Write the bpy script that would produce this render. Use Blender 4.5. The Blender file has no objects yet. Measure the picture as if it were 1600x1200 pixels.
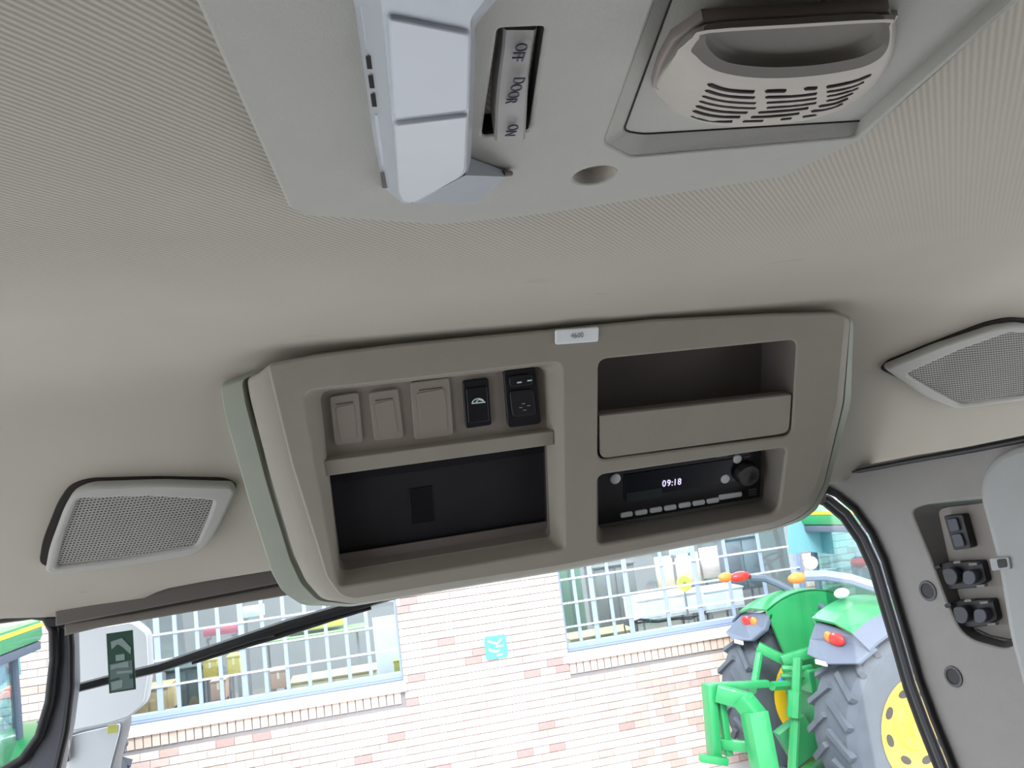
import bpy, bmesh, math, random
from mathutils import Vector, Matrix
random.seed(7)
S = bpy.context.scene
COL = S.collection
PI = math.pi

# ------------------------------------------------------------------ camera
CAM_Z = 3.1
F_PX = 1232.0
yaw, pitch, roll = math.radians(11.5), math.radians(8.0), math.radians(7.1)
cy_, sy_, cp_, sp_ = math.cos(yaw), math.sin(yaw), math.cos(pitch), math.sin(pitch)
FWD = Vector((sy_*cp_, cy_*cp_, sp_))
R0 = Vector((cy_, -sy_, 0)); U0 = R0.cross(FWD)
RGT = R0*math.cos(roll) - U0*math.sin(roll)
UPV = U0*math.cos(roll) + R0*math.sin(roll)
CAM = Vector((0, 0, CAM_Z))
cam_d = bpy.data.cameras.new('camera')
cam_d.sensor_width = 36.0
cam_d.lens = 36.0*F_PX/1600.0
cam_d.clip_start = 0.02
cam_d.clip_end = 300
cam = bpy.data.objects.new('camera', cam_d)
COL.objects.link(cam)
mw = Matrix((RGT, UPV, -FWD)).transposed().to_4x4()
mw.translation = CAM
cam.matrix_world = mw
S.camera = cam

# ------------------------------------------------------------------ world, sun, exposure
world = bpy.data.worlds.new('overcast_sky')
S.world = world
world.use_nodes = True
wn = world.node_tree
wn.nodes.clear()
wo = wn.nodes.new('ShaderNodeOutputWorld')
bg = wn.nodes.new('ShaderNodeBackground')
tc = wn.nodes.new('ShaderNodeTexCoord')
sep = wn.nodes.new('ShaderNodeSeparateXYZ')
ramp = wn.nodes.new('ShaderNodeValToRGB')
ramp.color_ramp.elements[0].position = 0.0
ramp.color_ramp.elements[0].color = (0.88, 0.93, 1.0, 1)
ramp.color_ramp.elements[1].position = 1.0
ramp.color_ramp.elements[1].color = (0.93, 0.96, 1.0, 1)
wn.links.new(tc.outputs['Generated'], sep.inputs[0])
wn.links.new(sep.outputs['Z'], ramp.inputs[0])
wn.links.new(ramp.outputs[0], bg.inputs[0])
wn.links.new(bg.outputs[0], wo.inputs[0])
bg.inputs[1].default_value = 1.0

sun_d = bpy.data.lights.new('sun', 'SUN')
sun_d.energy = 1.6
sun_d.angle = math.radians(25)
sun_d.color = (1.0, 0.97, 0.92)
sun = bpy.data.objects.new('sun', sun_d)
COL.objects.link(sun)
sun.rotation_euler = Vector((0.25, 0.75, -0.75)).to_track_quat('-Z', 'Y').to_euler()

vs = S.view_settings
S.display_settings.display_device = 'sRGB'
vs.view_transform = 'Standard'
vs.look = 'None'
vs.gamma = 1
vs.use_curve_mapping = False
vs.exposure = 1.75

# ------------------------------------------------------------------ helpers
def ray(px, py):
    return FWD + RGT*((px-800.0)/F_PX) - UPV*((py-600.0)/F_PX)

class Frame:
    """a local drawing plane: origin o, axes u (right), v (up), n (towards the room)"""
    def __init__(self, o, u, v):
        self.o = Vector(o); self.u = Vector(u).normalized(); self.v = Vector(v).normalized()
        self.n = self.u.cross(self.v).normalized()
        self.m = Matrix((self.u, self.v, self.n)).transposed().to_4x4()
        self.m.translation = self.o
    def p(self, px, py, d=0.0):
        r = ray(px, py)
        t = ((self.o + self.n*d) - CAM).dot(self.n)/r.dot(self.n)
        q = CAM + r*t - self.o
        return (q.dot(self.u), q.dot(self.v))
    def P(self, px, py, d=0.0):
        a = self.p(px, py, d)
        return (a[0], a[1], d)
    def pts(self, l, d=0.0):
        return [self.p(x, y, d) for x, y in l]

def tag(o, label=None, cat=None, group=None, kind=None):
    if label: o['label'] = label
    if cat: o['category'] = cat
    if group: o['group'] = group
    if kind: o['kind'] = kind
    return o

def thing(name, label=None, cat=None, frame=None, loc=None, rotz=0, group=None, kind=None, parent=None):
    o = bpy.data.objects.new(name, None)
    COL.objects.link(o)
    o.empty_display_size = 0.05
    if frame: o.matrix_world = frame.m
    if loc is not None:
        o.location = loc
        o.rotation_euler = (0, 0, rotz)
    if parent: o.parent = parent
    return tag(o, label, cat, group, kind)

def finish(name, me, mat, parent=None, smooth=None, frame=None):
    if mat: 
        me.materials.clear(); me.materials.append(mat)
    if smooth is not None:
        me.shade_smooth()
        me.set_sharp_from_angle(angle=math.radians(smooth))
    o = bpy.data.objects.new(name, me)
    COL.objects.link(o)
    if parent: o.parent = parent
    if frame: o.matrix_world = frame.m
    return o

def from_bm(name, bm, mat, parent=None, smooth=None, frame=None, bevel=0.0, bseg=2):
    bmesh.ops.recalc_face_normals(bm, faces=bm.faces)
    if bevel > 0:
        bmesh.ops.bevel(bm, geom=[e for e in bm.edges if e.calc_face_angle(0) > 0.5], offset=bevel,
                        segments=bseg, affect='EDGES', profile=0.5, clamp_overlap=True)
    me = bpy.data.meshes.new(name)
    bm.to_mesh(me); bm.free()
    return finish(name, me, mat, parent, smooth, frame)

def bbox(bm, x0, x1, y0, y1, z0, z1):
    vs_ = [bm.verts.new((x, y, z)) for z in (z0, z1) for y in (y0, y1) for x in (x0, x1)]
    for f in ((0,2,3,1), (4,5,7,6), (0,1,5,4), (2,6,7,3), (0,4,6,2), (1,3,7,5)):
        bm.faces.new([vs_[i] for i in f])
    return vs_

def box(name, x0, x1, y0, y1, z0, z1, mat, parent=None, bevel=0.0, frame=None, smooth=None):
    bm = bmesh.new(); bbox(bm, x0, x1, y0, y1, z0, z1)
    return from_bm(name, bm, mat, parent, smooth if smooth else (35 if bevel else None), frame, bevel)

def fillet(pts, r, n=5):
    out = []
    N = len(pts)
    for i in range(N):
        p = Vector(pts[i][:2]); a = Vector(pts[i-1][:2]); b = Vector(pts[(i+1) % N][:2])
        ri = r[i] if isinstance(r, (list, tuple)) else r
        da, db = (a-p), (b-p)
        k = min(ri, da.length*0.48, db.length*0.48)
        pa = p + da.normalized()*k; pb = p + db.normalized()*k
        for j in range(n+1):
            t = j/n
            q = pa*(1-t)**2 + p*2*t*(1-t) + pb*t*t
            out.append((q.x, q.y))
    return out

def plate(name, outer, holes, front, thick, bev, mat, parent=None, frame=None, smooth=35):
    """flat plate with real holes and rounded edges; front face at z=front, body behind it"""
    cu = bpy.data.curves.new('tmp', 'CURVE')
    cu.dimensions = '2D'; cu.fill_mode = 'BOTH'
    cu.extrude = max(thick/2-bev, 0.00005)
    cu.bevel_depth = bev
    cu.bevel_resolution = 2
    cu.offset = -bev
    for L in [outer]+list(holes):
        sp = cu.splines.new('POLY'); sp.points.add(len(L)-1)
        for i, q in enumerate(L): sp.points[i].co = (q[0], q[1], 0, 1)
        sp.use_cyclic_u = True
    ob = bpy.data.objects.new('tmp', cu); COL.objects.link(ob)
    bpy.context.view_layer.update()
    dg = bpy.context.evaluated_depsgraph_get()
    me = bpy.data.meshes.new_from_object(ob.evaluated_get(dg))
    bpy.data.objects.remove(ob); bpy.data.curves.remove(cu)
    me.transform(Matrix.Translation((0, 0, front-thick/2)))
    me.name = name
    return finish(name, me, mat, parent, smooth, frame)

def loft(name, rings, mat, parent=None, cap0=False, cap1=False, smooth=35, frame=None):
    bm = bmesh.new()
    V = [[bm.verts.new(p) for p in r] for r in rings]
    n = len(rings[0])
    for a, b in zip(V, V[1:]):
        for i in range(n):
            try: bm.faces.new((a[i], a[(i+1) % n], b[(i+1) % n], b[i]))
            except ValueError: pass
    if cap0: bm.faces.new(V[0])
    if cap1: bm.faces.new(V[-1])
    return from_bm(name, bm, mat, parent, smooth, frame)

def ring(l2, z):
    return [(p[0], p[1], z) for p in l2]

def btube(bm, pts, r, n=8, cap=True, flat=1.0):
    pts = [Vector(p) for p in pts]
    rs = r if isinstance(r, (list, tuple)) else [r]*len(pts)
    prev = None; rings_ = []
    for i, p in enumerate(pts):
        d = (pts[min(i+1, len(pts)-1)] - pts[max(i-1, 0)]).normalized()
        if prev is None:
            h = Vector((0, 0, 1)) if abs(d.z) < 0.9 else Vector((1, 0, 0))
            x = d.cross(h).normalized()
        else:
            x = (prev - d*prev.dot(d)).normalized()
        prev = x; y = d.cross(x)
        rings_.append([bm.verts.new(p + (x*math.cos(2*PI*k/n)*flat + y*math.sin(2*PI*k/n))*rs[i]) for k in range(n)])
    for a, b in zip(rings_, rings_[1:]):
        for k in range(n): bm.faces.new((a[k], a[(k+1) % n], b[(k+1) % n], b[k]))
    if cap:
        bm.faces.new(rings_[0][::-1]); bm.faces.new(rings_[-1])

def tube(name, pts, r, mat, parent=None, n=8, frame=None, flat=1.0):
    bm = bmesh.new(); btube(bm, pts, r, n, flat=flat)
    return from_bm(name, bm, mat, parent, 40, frame)

def bbeam(bm, a, b, w, h, up=(0, 0, 1)):
    """rectangular beam a-b"""
    a, b = Vector(a), Vector(b); d = (b-a).normalized(); up = Vector(up)
    if abs(d.dot(up)) > 0.95: up = Vector((1, 0, 0))
    x = d.cross(up).normalized(); y = x.cross(d)
    vs_ = []
    for p in (a, b):
        for sx, sy in ((-1,-1), (1,-1), (1,1), (-1,1)):
            vs_.append(bm.verts.new(p + x*sx*w/2 + y*sy*h/2))
    for f in ((0,1,2,3), (7,6,5,4), (0,4,5,1), (1,5,6,2), (2,6,7,3), (3,7,4,0)):
        bm.faces.new([vs_[i] for i in f])

def beam(name, a, b, w, h, mat, parent=None, bevel=0.0, up=(0, 0, 1)):
    bm = bmesh.new(); bbeam(bm, a, b, w, h, up)
    return from_bm(name, bm, mat, parent, 35 if bevel else None, None, bevel)

def lathe(name, prof, mat, parent=None, n=32, axis='X', loc=(0, 0, 0), smooth=35, bm=None, cap=True):
    own = bm is None
    bm = bm or bmesh.new()
    rings_ = []
    for a, r in prof:
        rr = []
        for k in range(n):
            t = 2*PI*k/n; c, s = math.cos(t)*r, math.sin(t)*r
            p = (a, c, s) if axis == 'X' else (c, s, a)
            rr.append(bm.verts.new(Vector(p)+Vector(loc)))
        rings_.append(rr)
    for a, b in zip(rings_, rings_[1:]):
        for k in range(n): bm.faces.new((a[k], a[(k+1) % n], b[(k+1) % n], b[k]))
    if cap: bm.faces.new(rings_[0]); bm.faces.new(rings_[-1])
    if own: return from_bm(name, bm, mat, parent, smooth)

def text(name, s, size, mat, parent, loc, rotz=0.0, thick=0.0002, frame_xy=None, sx=1.0):
    cu = bpy.data.curves.new('tmp', 'FONT'); cu.body = s; cu.size = size
    cu.align_x = 'CENTER'; cu.align_y = 'CENTER'; cu.extrude = thick
    ob = bpy.data.objects.new('tmp', cu); COL.objects.link(ob)
    bpy.context.view_layer.update()
    me = bpy.data.meshes.new_from_object(ob.evaluated_get(bpy.context.evaluated_depsgraph_get()))
    bpy.data.objects.remove(ob); bpy.data.curves.remove(cu)
    me.transform(Matrix.Translation(loc) @ Matrix.Rotation(rotz, 4, 'Z') @ Matrix.Diagonal((sx, 1, 1, 1)))
    return finish(name, me, mat, parent)

# ------------------------------------------------------------------ materials
def mat(name, col, rough=0.6, metal=0.0, var=0.05, scale=40.0, bump=0.0, bscale=300.0, coat=0.0, emit=0.0, spec=0.5):
    m = bpy.data.materials.new(name); m.use_nodes = True
    nt = m.node_tree; b = nt.nodes['Principled BSDF']
    b.inputs['Roughness'].default_value = rough
    b.inputs['Metallic'].default_value = metal
    b.inputs['Specular IOR Level'].default_value = spec
    b.inputs['Coat Weight'].default_value = coat
    t = nt.nodes.new('ShaderNodeTexCoord')
    nz = nt.nodes.new('ShaderNodeTexNoise'); nz.inputs['Scale'].default_value = scale
    nz.inputs['Detail'].default_value = 4
    nt.links.new(t.outputs['Object'], nz.inputs['Vector'])
    mx = nt.nodes.new('ShaderNodeMix'); mx.data_type = 'RGBA'
    c = Vector(col)
    mx.inputs['A'].default_value = (*(c*(1-var)), 1)
    mx.inputs['B'].default_value = (*(c*(1+var)), 1)
    nt.links.new(nz.outputs['Fac'], mx.inputs['Factor'])
    nt.links.new(mx.outputs['Result'], b.inputs['Base Color'])
    if bump > 0:
        n2 = nt.nodes.new('ShaderNodeTexNoise'); n2.inputs['Scale'].default_value = bscale
        nt.links.new(t.outputs['Object'], n2.inputs['Vector'])
        bp = nt.nodes.new('ShaderNodeBump'); bp.inputs['Strength'].default_value = bump
        bp.inputs['Distance'].default_value = 0.001
        nt.links.new(n2.outputs['Fac'], bp.inputs['Height'])
        nt.links.new(bp.outputs['Normal'], b.inputs['Normal'])
    if emit > 0:
        b.inputs['Emission Color'].default_value = (*col, 1)
        b.inputs['Emission Strength'].default_value = emit
    return m

def glass(name, tint=(0.96, 0.98, 0.98), refl=1.0, rough=0.02):
    m = bpy.data.materials.new(name); m.use_nodes = True
    nt = m.node_tree; nt.nodes.clear()
    o = nt.nodes.new('ShaderNodeOutputMaterial')
    tr = nt.nodes.new('ShaderNodeBsdfTransparent'); tr.inputs[0].default_value = (*tint, 1)
    gl = nt.nodes.new('ShaderNodeBsdfGlossy'); gl.inputs['Roughness'].default_value = rough
    lw = nt.nodes.new('ShaderNodeLayerWeight'); lw.inputs[0].default_value = 0.22
    ml = nt.nodes.new('ShaderNodeMath'); ml.operation = 'MULTIPLY'; ml.inputs[1].default_value = refl
    mx = nt.nodes.new('ShaderNodeMixShader')
    pw = nt.nodes.new('ShaderNodeMapRange'); pw.inputs['To Min'].default_value = 0.04; pw.inputs['To Max'].default_value = 0.75
    nt.links.new(lw.outputs['Facing'], pw.inputs['Value']); nt.links.new(pw.outputs[0], ml.inputs[0]); nt.links.new(ml.outputs[0], mx.inputs[0])
    nt.links.new(tr.outputs[0], mx.inputs[1]); nt.links.new(gl.outputs[0], mx.inputs[2])
    nt.links.new(mx.outputs[0], o.inputs[0])
    return m

M_CONS = mat('taupe_plastic', (0.315, 0.292, 0.245), 0.62, bump=0.25, bscale=1500)
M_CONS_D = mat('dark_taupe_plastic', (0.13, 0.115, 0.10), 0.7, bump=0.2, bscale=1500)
M_CONS_IN = mat('taupe_blank_plastic', (0.30, 0.262, 0.225), 0.6, bump=0.2, bscale=1500)
M_PANEL = mat('pale_grey_panel_plastic', (0.365, 0.36, 0.325), 0.6, bump=0.3, bscale=1200)
M_VENT = mat('beige_vent_plastic', (0.42, 0.39, 0.345), 0.6, bump=0.2, bscale=1500)
M_SPK = mat('grey_speaker_plastic', (0.38, 0.375, 0.345), 0.6, bump=0.2, bscale=1500)
M_PIL = mat('pillar_plastic', (0.30, 0.285, 0.275), 0.6, bump=0.3, bscale=900)
M_PIL2 = mat('pillar_cover_plastic', (0.40, 0.41, 0.41), 0.5, bump=0.2, bscale=900)
M_HEAD = mat('header_brown_plastic', (0.12, 0.108, 0.095), 0.7)
M_BLACK = mat('black_plastic', (0.010, 0.010, 0.013), 0.42)
M_RUBBER = mat('black_rubber', (0.008, 0.008, 0.010), 0.55)
M_DARK = mat('dark_lining', (0.018, 0.016, 0.019), 0.75)
M_DARKG = mat('slot_black', (0.02, 0.016, 0.013), 0.9)
M_SILV = mat('silver_lamp_plastic', (0.44, 0.47, 0.51), 0.32, metal=0.15)
M_LENS = mat('milky_lamp_lens', (0.54, 0.57, 0.63), 0.28, var=0.03, scale=60)
M_WHITE = mat('white_label_plastic', (0.88, 0.93, 0.95), 0.4)
M_GREYTX = mat('grey_print', (0.32, 0.35, 0.38), 0.6)
M_BTN = mat('light_grey_button', (0.68, 0.72, 0.73), 0.45)
M_BTND = mat('dim_grey_button', (0.09, 0.10, 0.10), 0.45)
M_LCD = mat('dim_lcd', (0.020, 0.032, 0.030), 0.25)
M_DIGIT = mat('lit_digits', (0.62, 0.55, 0.85), 0.5, emit=0.42)
M_ICON = mat('white_icon_glow', (0.55, 0.68, 0.64), 0.4, emit=0.06)  # symbols also glow faintly on top of their own colour
M_ROCK = mat('taupe_rocker', (0.30, 0.285, 0.27), 0.35)
M_INK = mat('dark_ink', (0.02, 0.02, 0.045), 0.5)
M_MORT = mat('grey_mortar', (0.25, 0.24, 0.25), 0.9)
M_SILL = mat('cream_stone', (0.82, 0.76, 0.70), 0.8)
M_WFR = mat('blue_grey_window_frame', (0.26, 0.33, 0.52), 0.45)
M_WMUL = mat('pale_blue_grey_bar', (0.31, 0.37, 0.50), 0.5)
M_WBAR = mat('white_window_bar', (0.72, 0.78, 0.92), 0.45)
M_CONC = mat('pale_concrete', (0.42, 0.42, 0.43), 0.9, var=0.15, scale=3)
M_GREEN = mat('green_paint', (0.025, 0.30, 0.10), 0.35, coat=0.4)
M_DGREEN = mat('dark_green_casting', (0.02, 0.22, 0.08), 0.5)  # deeper, rougher green than the body panels
M_YEL = mat('yellow_rim_paint', (0.95, 0.62, 0.02), 0.38, coat=0.3)
M_TYRE = mat('dusty_tyre_rubber', (0.085, 0.10, 0.125), 0.85, var=0.2, scale=8)
M_TGREY = mat('blue_grey_fender_plastic', (0.10, 0.125, 0.18), 0.6)
M_RED = mat('red_lamp', (0.75, 0.03, 0.03), 0.3)
M_ORG = mat('orange_lamp', (0.9, 0.22, 0.04), 0.3)
M_WLAMP = mat('white_lamp', (0.85, 0.87, 0.9), 0.25)
M_SEAT = mat('grey_seat_fabric', (0.13, 0.15, 0.17), 0.9)
M_TEALC = mat('teal_cab_trim', (0.15, 0.36, 0.42), 0.6)
M_MIRR_SKY = mat('mirror_sky_white', (0.92, 0.94, 0.98), 0.45, var=0.02)  # bright sky reflection put into the face colour
M_STK = mat('dark_green_print', (0.018, 0.075, 0.045), 0.5)
M_STK2 = mat('pale_print', (0.25, 0.34, 0.32), 0.5)
M_STKG = mat('grey_green_print', (0.12, 0.18, 0.175), 0.5)
M_SIGN = mat('teal_sign', (0.10, 0.62, 0.50), 0.5)
M_SIGNW = mat('white_sign_print', (0.85, 0.9, 0.88), 0.5)
M_ROOM = mat('grey_showroom_wall', (0.28, 0.29, 0.30), 0.8)
G_WIN = glass('clear_cab_glass', (0.97, 0.985, 0.985), 0.6)
G_SHOP = glass('shop_glass', (0.85, 0.9, 0.92), 1.0)
G_TEAL = glass('teal_tinted_glass', (0.76, 0.94, 0.95), 1.0)

# ribbed headliner cloth
def headliner_mat():
    m = mat('ribbed_headliner_cloth', (0.425, 0.398, 0.338), 0.9, var=0.05, scale=14)
    nt = m.node_tree; b = nt.nodes['Principled BSDF']
    mx = [n for n in nt.nodes if n.type == 'MIX'][0]
    t = [n for n in nt.nodes if n.type == 'TEX_COORD'][0]
    mp = nt.nodes.new('ShaderNodeMapping'); mp.inputs['Rotation'].default_value = (0, 0, math.radians(-50))
    nt.links.new(t.outputs['Object'], mp.inputs['Vector'])
    wv = nt.nodes.new('ShaderNodeTexWave'); wv.bands_direction = 'Y'; wv.wave_type = 'BANDS'
    wv.inputs['Scale'].default_value = 2*PI/(20*0.0029)
    wv.inputs['Distortion'].default_value = 0.6
    wv.inputs['Detail'].default_value = 1
    wv.inputs['Detail Scale'].default_value = 2.0
    nt.links.new(mp.outputs[0], wv.inputs['Vector'])
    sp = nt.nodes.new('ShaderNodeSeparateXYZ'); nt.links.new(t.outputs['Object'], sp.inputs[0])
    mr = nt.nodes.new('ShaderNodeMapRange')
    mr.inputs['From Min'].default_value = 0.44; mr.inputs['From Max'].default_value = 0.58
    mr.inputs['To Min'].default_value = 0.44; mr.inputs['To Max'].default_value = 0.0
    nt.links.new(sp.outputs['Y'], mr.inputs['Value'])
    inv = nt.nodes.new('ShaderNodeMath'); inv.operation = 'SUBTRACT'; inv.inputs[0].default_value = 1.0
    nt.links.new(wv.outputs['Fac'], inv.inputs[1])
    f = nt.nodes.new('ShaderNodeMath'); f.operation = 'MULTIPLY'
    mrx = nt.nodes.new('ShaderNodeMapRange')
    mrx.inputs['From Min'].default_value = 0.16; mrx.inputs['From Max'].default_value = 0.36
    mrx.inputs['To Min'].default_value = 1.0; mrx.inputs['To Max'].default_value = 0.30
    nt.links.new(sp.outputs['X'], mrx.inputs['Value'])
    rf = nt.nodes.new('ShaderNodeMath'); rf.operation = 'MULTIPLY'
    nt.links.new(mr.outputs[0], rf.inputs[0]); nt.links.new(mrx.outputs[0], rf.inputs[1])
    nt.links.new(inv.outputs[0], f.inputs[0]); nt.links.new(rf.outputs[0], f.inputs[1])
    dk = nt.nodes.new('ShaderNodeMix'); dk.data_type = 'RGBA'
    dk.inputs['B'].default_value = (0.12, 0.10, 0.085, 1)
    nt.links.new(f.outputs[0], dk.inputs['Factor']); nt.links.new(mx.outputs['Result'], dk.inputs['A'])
    # faint smudges
    n3 = nt.nodes.new('ShaderNodeTexNoise'); n3.inputs['Scale'].default_value = 26; n3.inputs['Detail'].default_value = 5
    mp3 = nt.nodes.new('ShaderNodeMapping'); mp3.inputs['Scale'].default_value = (0.6, 1.6, 1)
    nt.links.new(t.outputs['Object'], mp3.inputs['Vector']); nt.links.new(mp3.outputs[0], n3.inputs['Vector'])
    r3 = nt.nodes.new('ShaderNodeMapRange'); r3.inputs['From Min'].default_value = 0.69; r3.inputs['From Max'].default_value = 0.80
    r3.inputs['To Max'].default_value = 0.35
    nt.links.new(n3.outputs['Fac'], r3.inputs['Value'])
    d2 = nt.nodes.new('ShaderNodeMix'); d2.data_type = 'RGBA'; d2.inputs['B'].default_value = (0.16, 0.14, 0.12, 1)
    nt.links.new(r3.outputs[0], d2.inputs['Factor']); nt.links.new(dk.outputs['Result'], d2.inputs['A'])
    nt.links.new(d2.outputs['Result'], b.inputs['Base Color'])
    bp = nt.nodes.new('ShaderNodeBump'); bp.inputs['Strength'].default_value = 0.6; bp.inputs['Distance'].default_value = 0.0006
    hh = nt.nodes.new('ShaderNodeMath'); hh.operation = 'MULTIPLY'
    nt.links.new(wv.outputs['Fac'], hh.inputs[0]); nt.links.new(rf.outputs[0], hh.inputs[1])
    nt.links.new(hh.outputs[0], bp.inputs['Height']); nt.links.new(bp.outputs[0], b.inputs['Normal'])
    return m
M_LINER = headliner_mat()

def brick_mat(name, island):
    m = bpy.data.materials.new(name); m.use_nodes = True
    nt = m.node_tree; b = nt.nodes['Principled BSDF']; b.inputs['Roughness'].default_value = 0.9
    if island:
        src = nt.nodes.new('ShaderNodeNewGeometry').outputs['Random Per Island']
    else:
        src = nt.nodes.new('ShaderNodeObjectInfo').outputs['Random']
    cr = nt.nodes.new('ShaderNodeValToRGB'); cr.color_ramp.interpolation = 'CONSTANT'
    cols = [(0.0, (0.76, 0.65, 0.61)), (0.2, (0.68, 0.53, 0.50)), (0.38, (0.80, 0.70, 0.66)), (0.56, (0.60, 0.43, 0.40)),
            (0.72, (0.76, 0.64, 0.59)), (0.84, (0.55, 0.41, 0.39)), (0.91, (0.72, 0.66, 0.58)), (0.955, (0.46, 0.31, 0.30))]
    e = cr.color_ramp.elements
    e[0].position = 0; e[0].color = (*cols[0][1], 1)
    e[1].position = cols[1][0]; e[1].color = (*cols[1][1], 1)
    for p, c in cols[2:]:
        x = e.new(p); x.color = (*c, 1)
    nt.links.new(src, cr.inputs[0])
    nz = nt.nodes.new('ShaderNodeTexNoise'); nz.inputs['Scale'].default_value = 30
    t = nt.nodes.new('ShaderNodeTexCoord'); nt.links.new(t.outputs['Object'], nz.inputs['Vector'])
    mx = nt.nodes.new('ShaderNodeMix'); mx.data_type = 'RGBA'; mx.blend_type = 'MULTIPLY'; mx.inputs['Factor'].default_value = 0.25
    nt.links.new(cr.outputs[0], mx.inputs['A']); nt.links.new(nz.outputs['Color'], mx.inputs['B'])
    nt.links.new(cr.outputs[0], mx.inputs['A'])
    nt.links.new(mx.outputs['Result'], b.inputs['Base Color'])
    return m
M_BRICK = brick_mat('brick_by_object', False)
M_BRICKS = brick_mat('brick_by_island', True)

# drawing planes (camera height is CAM_Z)
def FY(Y): return Frame((0, Y, CAM_Z), (1, 0, 0), (0, 0, 1))           # vertical, facing the cab
def CZ(h): return Frame((0, 0, CAM_Z+h), (1, 0, 0), (0, -1, 0))        # horizontal, facing down
F_SLOPE = Frame((0, 0.735, CAM_Z+0.122), (1, 0, 0), (0, -0.19, 0.185))   # sloping front of the headliner
cdir = Vector((0, math.cos(math.radians(61)), -math.sin(math.radians(61))))
top = CAM + ray(850, 512)*(0.675/ray(850, 512).y)
F_CONS = Frame((0.2, top.y, top.z), (1, 0, 0), -cdir)                  # face of the overhead console
F_PIL = Frame((0.60, 0.86, CAM_Z), (0.294, -0.956, 0), (0, 0, 1))      # right windscreen pillar trim

# ================================================================== STRUCTURE: ground, building
box('ground', -40, 40, -30, 60, -0.2, 0.0, M_CONC)['kind'] = 'structure'

WY = 8.4
fw = FY(WY)
w1 = (-2.62, 0.222, -1.70)     # x0, x1, z of the opening's bottom (relative to the camera)
w2 = (1.950, 4.80, -1.70)
WTOP = 0.45
wallp = plate('wall_front', [(-9, -CAM_Z), (12, -CAM_Z), (12, 2.2), (-9, 2.2)],
              [[(a[0], a[2]-0.001), (a[1], a[2]-0.001), (a[1], WTOP), (a[0], WTOP)] for a in (w1, w2)],
              -0.012, 0.30, 0.0, M_MORT, frame=fw, smooth=None)
wallp['kind'] = 'structure'

def in_view(px, py):
    # the part of the frame where the brick wall shows
    if px < 170 or px > 1240 or py > 1200: return False
    if py > 1135 - (px-200)*0.16 + 20 and px < 640: return True
    if 640 <= px < 890 and py > 935-(px-630)*0.17: return True
    if 890 <= px < 1150 and py > 1040-(px-890)*0.16: return True
    return False
def proj(v):
    d = Vector(v) - CAM
    z = d.dot(FWD)
    return 800+F_PX*d.dot(RGT)/z, 600-F_PX*d.dot(UPV)/z, z

BL, BH, BPX, BPZ = 0.1665, 0.068, 0.170, 0.076
cells = []
row = 0
z = -CAM_Z + 0.005
while z < 2.1:
    off = (row % 2)*BPX/2
    x = -5.0 + off
    while x < 9.0:
        x0, x1 = x, x+BL
        ok = True
        for w in (w1, w2):
            top_z, bot_z = WTOP, w[2]-0.225
            if z+BH > bot_z and z < top_z:
                if x0 >= w[0]-0.001 and x1 <= w[1]+0.001: ok = False
                elif x0 < w[0] < x1: x1 = w[0]-0.004
                elif x0 < w[1] < x1: x0 = w[1]+0.004
        if ok and x1-x0 > 0.02: cells.append((x0, x1, z))
        x += BPX
    z += BPZ; row += 1
scored = []
for c in cells:
    if c[1]-c[0] < BL-0.001: continue
    px, py, dz = proj((0.5*(c[0]+c[1]), WY, CAM_Z+c[2]+BH/2))
    if in_view(px, py):
        ax, ay, _ = proj((c[0], WY, CAM_Z+c[2])); bx, by, _ = proj((c[1], WY, CAM_Z+c[2]))
        dx_, dy_, _ = proj((c[0], WY, CAM_Z+c[2]+BH))
        scored.append((abs((bx-ax)*(dy_-ay)-(by-ay)*(dx_-ax)), c))
scored.sort(key=lambda s: -s[0])
single = {s[1] for s in scored[:299]}
bme = bpy.data.meshes.new('brick')
bm = bmesh.new(); bbox(bm, 0, BL, 0, BH, -0.025, 0.0)
bmesh.ops.recalc_face_normals(bm, faces=bm.faces); bm.to_mesh(bme); bm.free(); bme.materials.append(M_BRICK)
bm = bmesh.new()
for c in cells:
    pr = random.uniform(-0.0015, 0.002)
    if c in single:
        o = bpy.data.objects.new('brick', bme); COL.objects.link(o); o.parent = wallp
        o.location = (c[0], c[2], pr)
    else:
        bbox(bm, c[0], c[1], c[2], c[2]+BH, -0.025, pr)
o = from_bm('brickwork', bm, M_BRICKS, wallp); o['kind'] = 'stuff'

# sills and the upright brick course under them
for i, w in enumerate((w1, w2)):
    box('window_sill', w[0]-0.02, w[1]+0.02, w[2]-0.100, w[2]-0.002, -0.15, 0.035, M_SILL, wallp, 0.004)
    bm = bmesh.new(); x = w[0]
    while x < w[1]-0.05:
        bbox(bm, x, x+0.066, w[2]-0.215, w[2]-0.106, -0.02, random.uniform(0.002, 0.006)); x += 0.076
    o = from_bm('upright_brick_course', bm, mat('tan_brick_%d' % i, (0.60, 0.47, 0.42), 0.9, var=0.35, scale=9), wallp)
    o['kind'] = 'stuff'; o['label'] = 'course of upright tan bricks under the sill'

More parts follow.
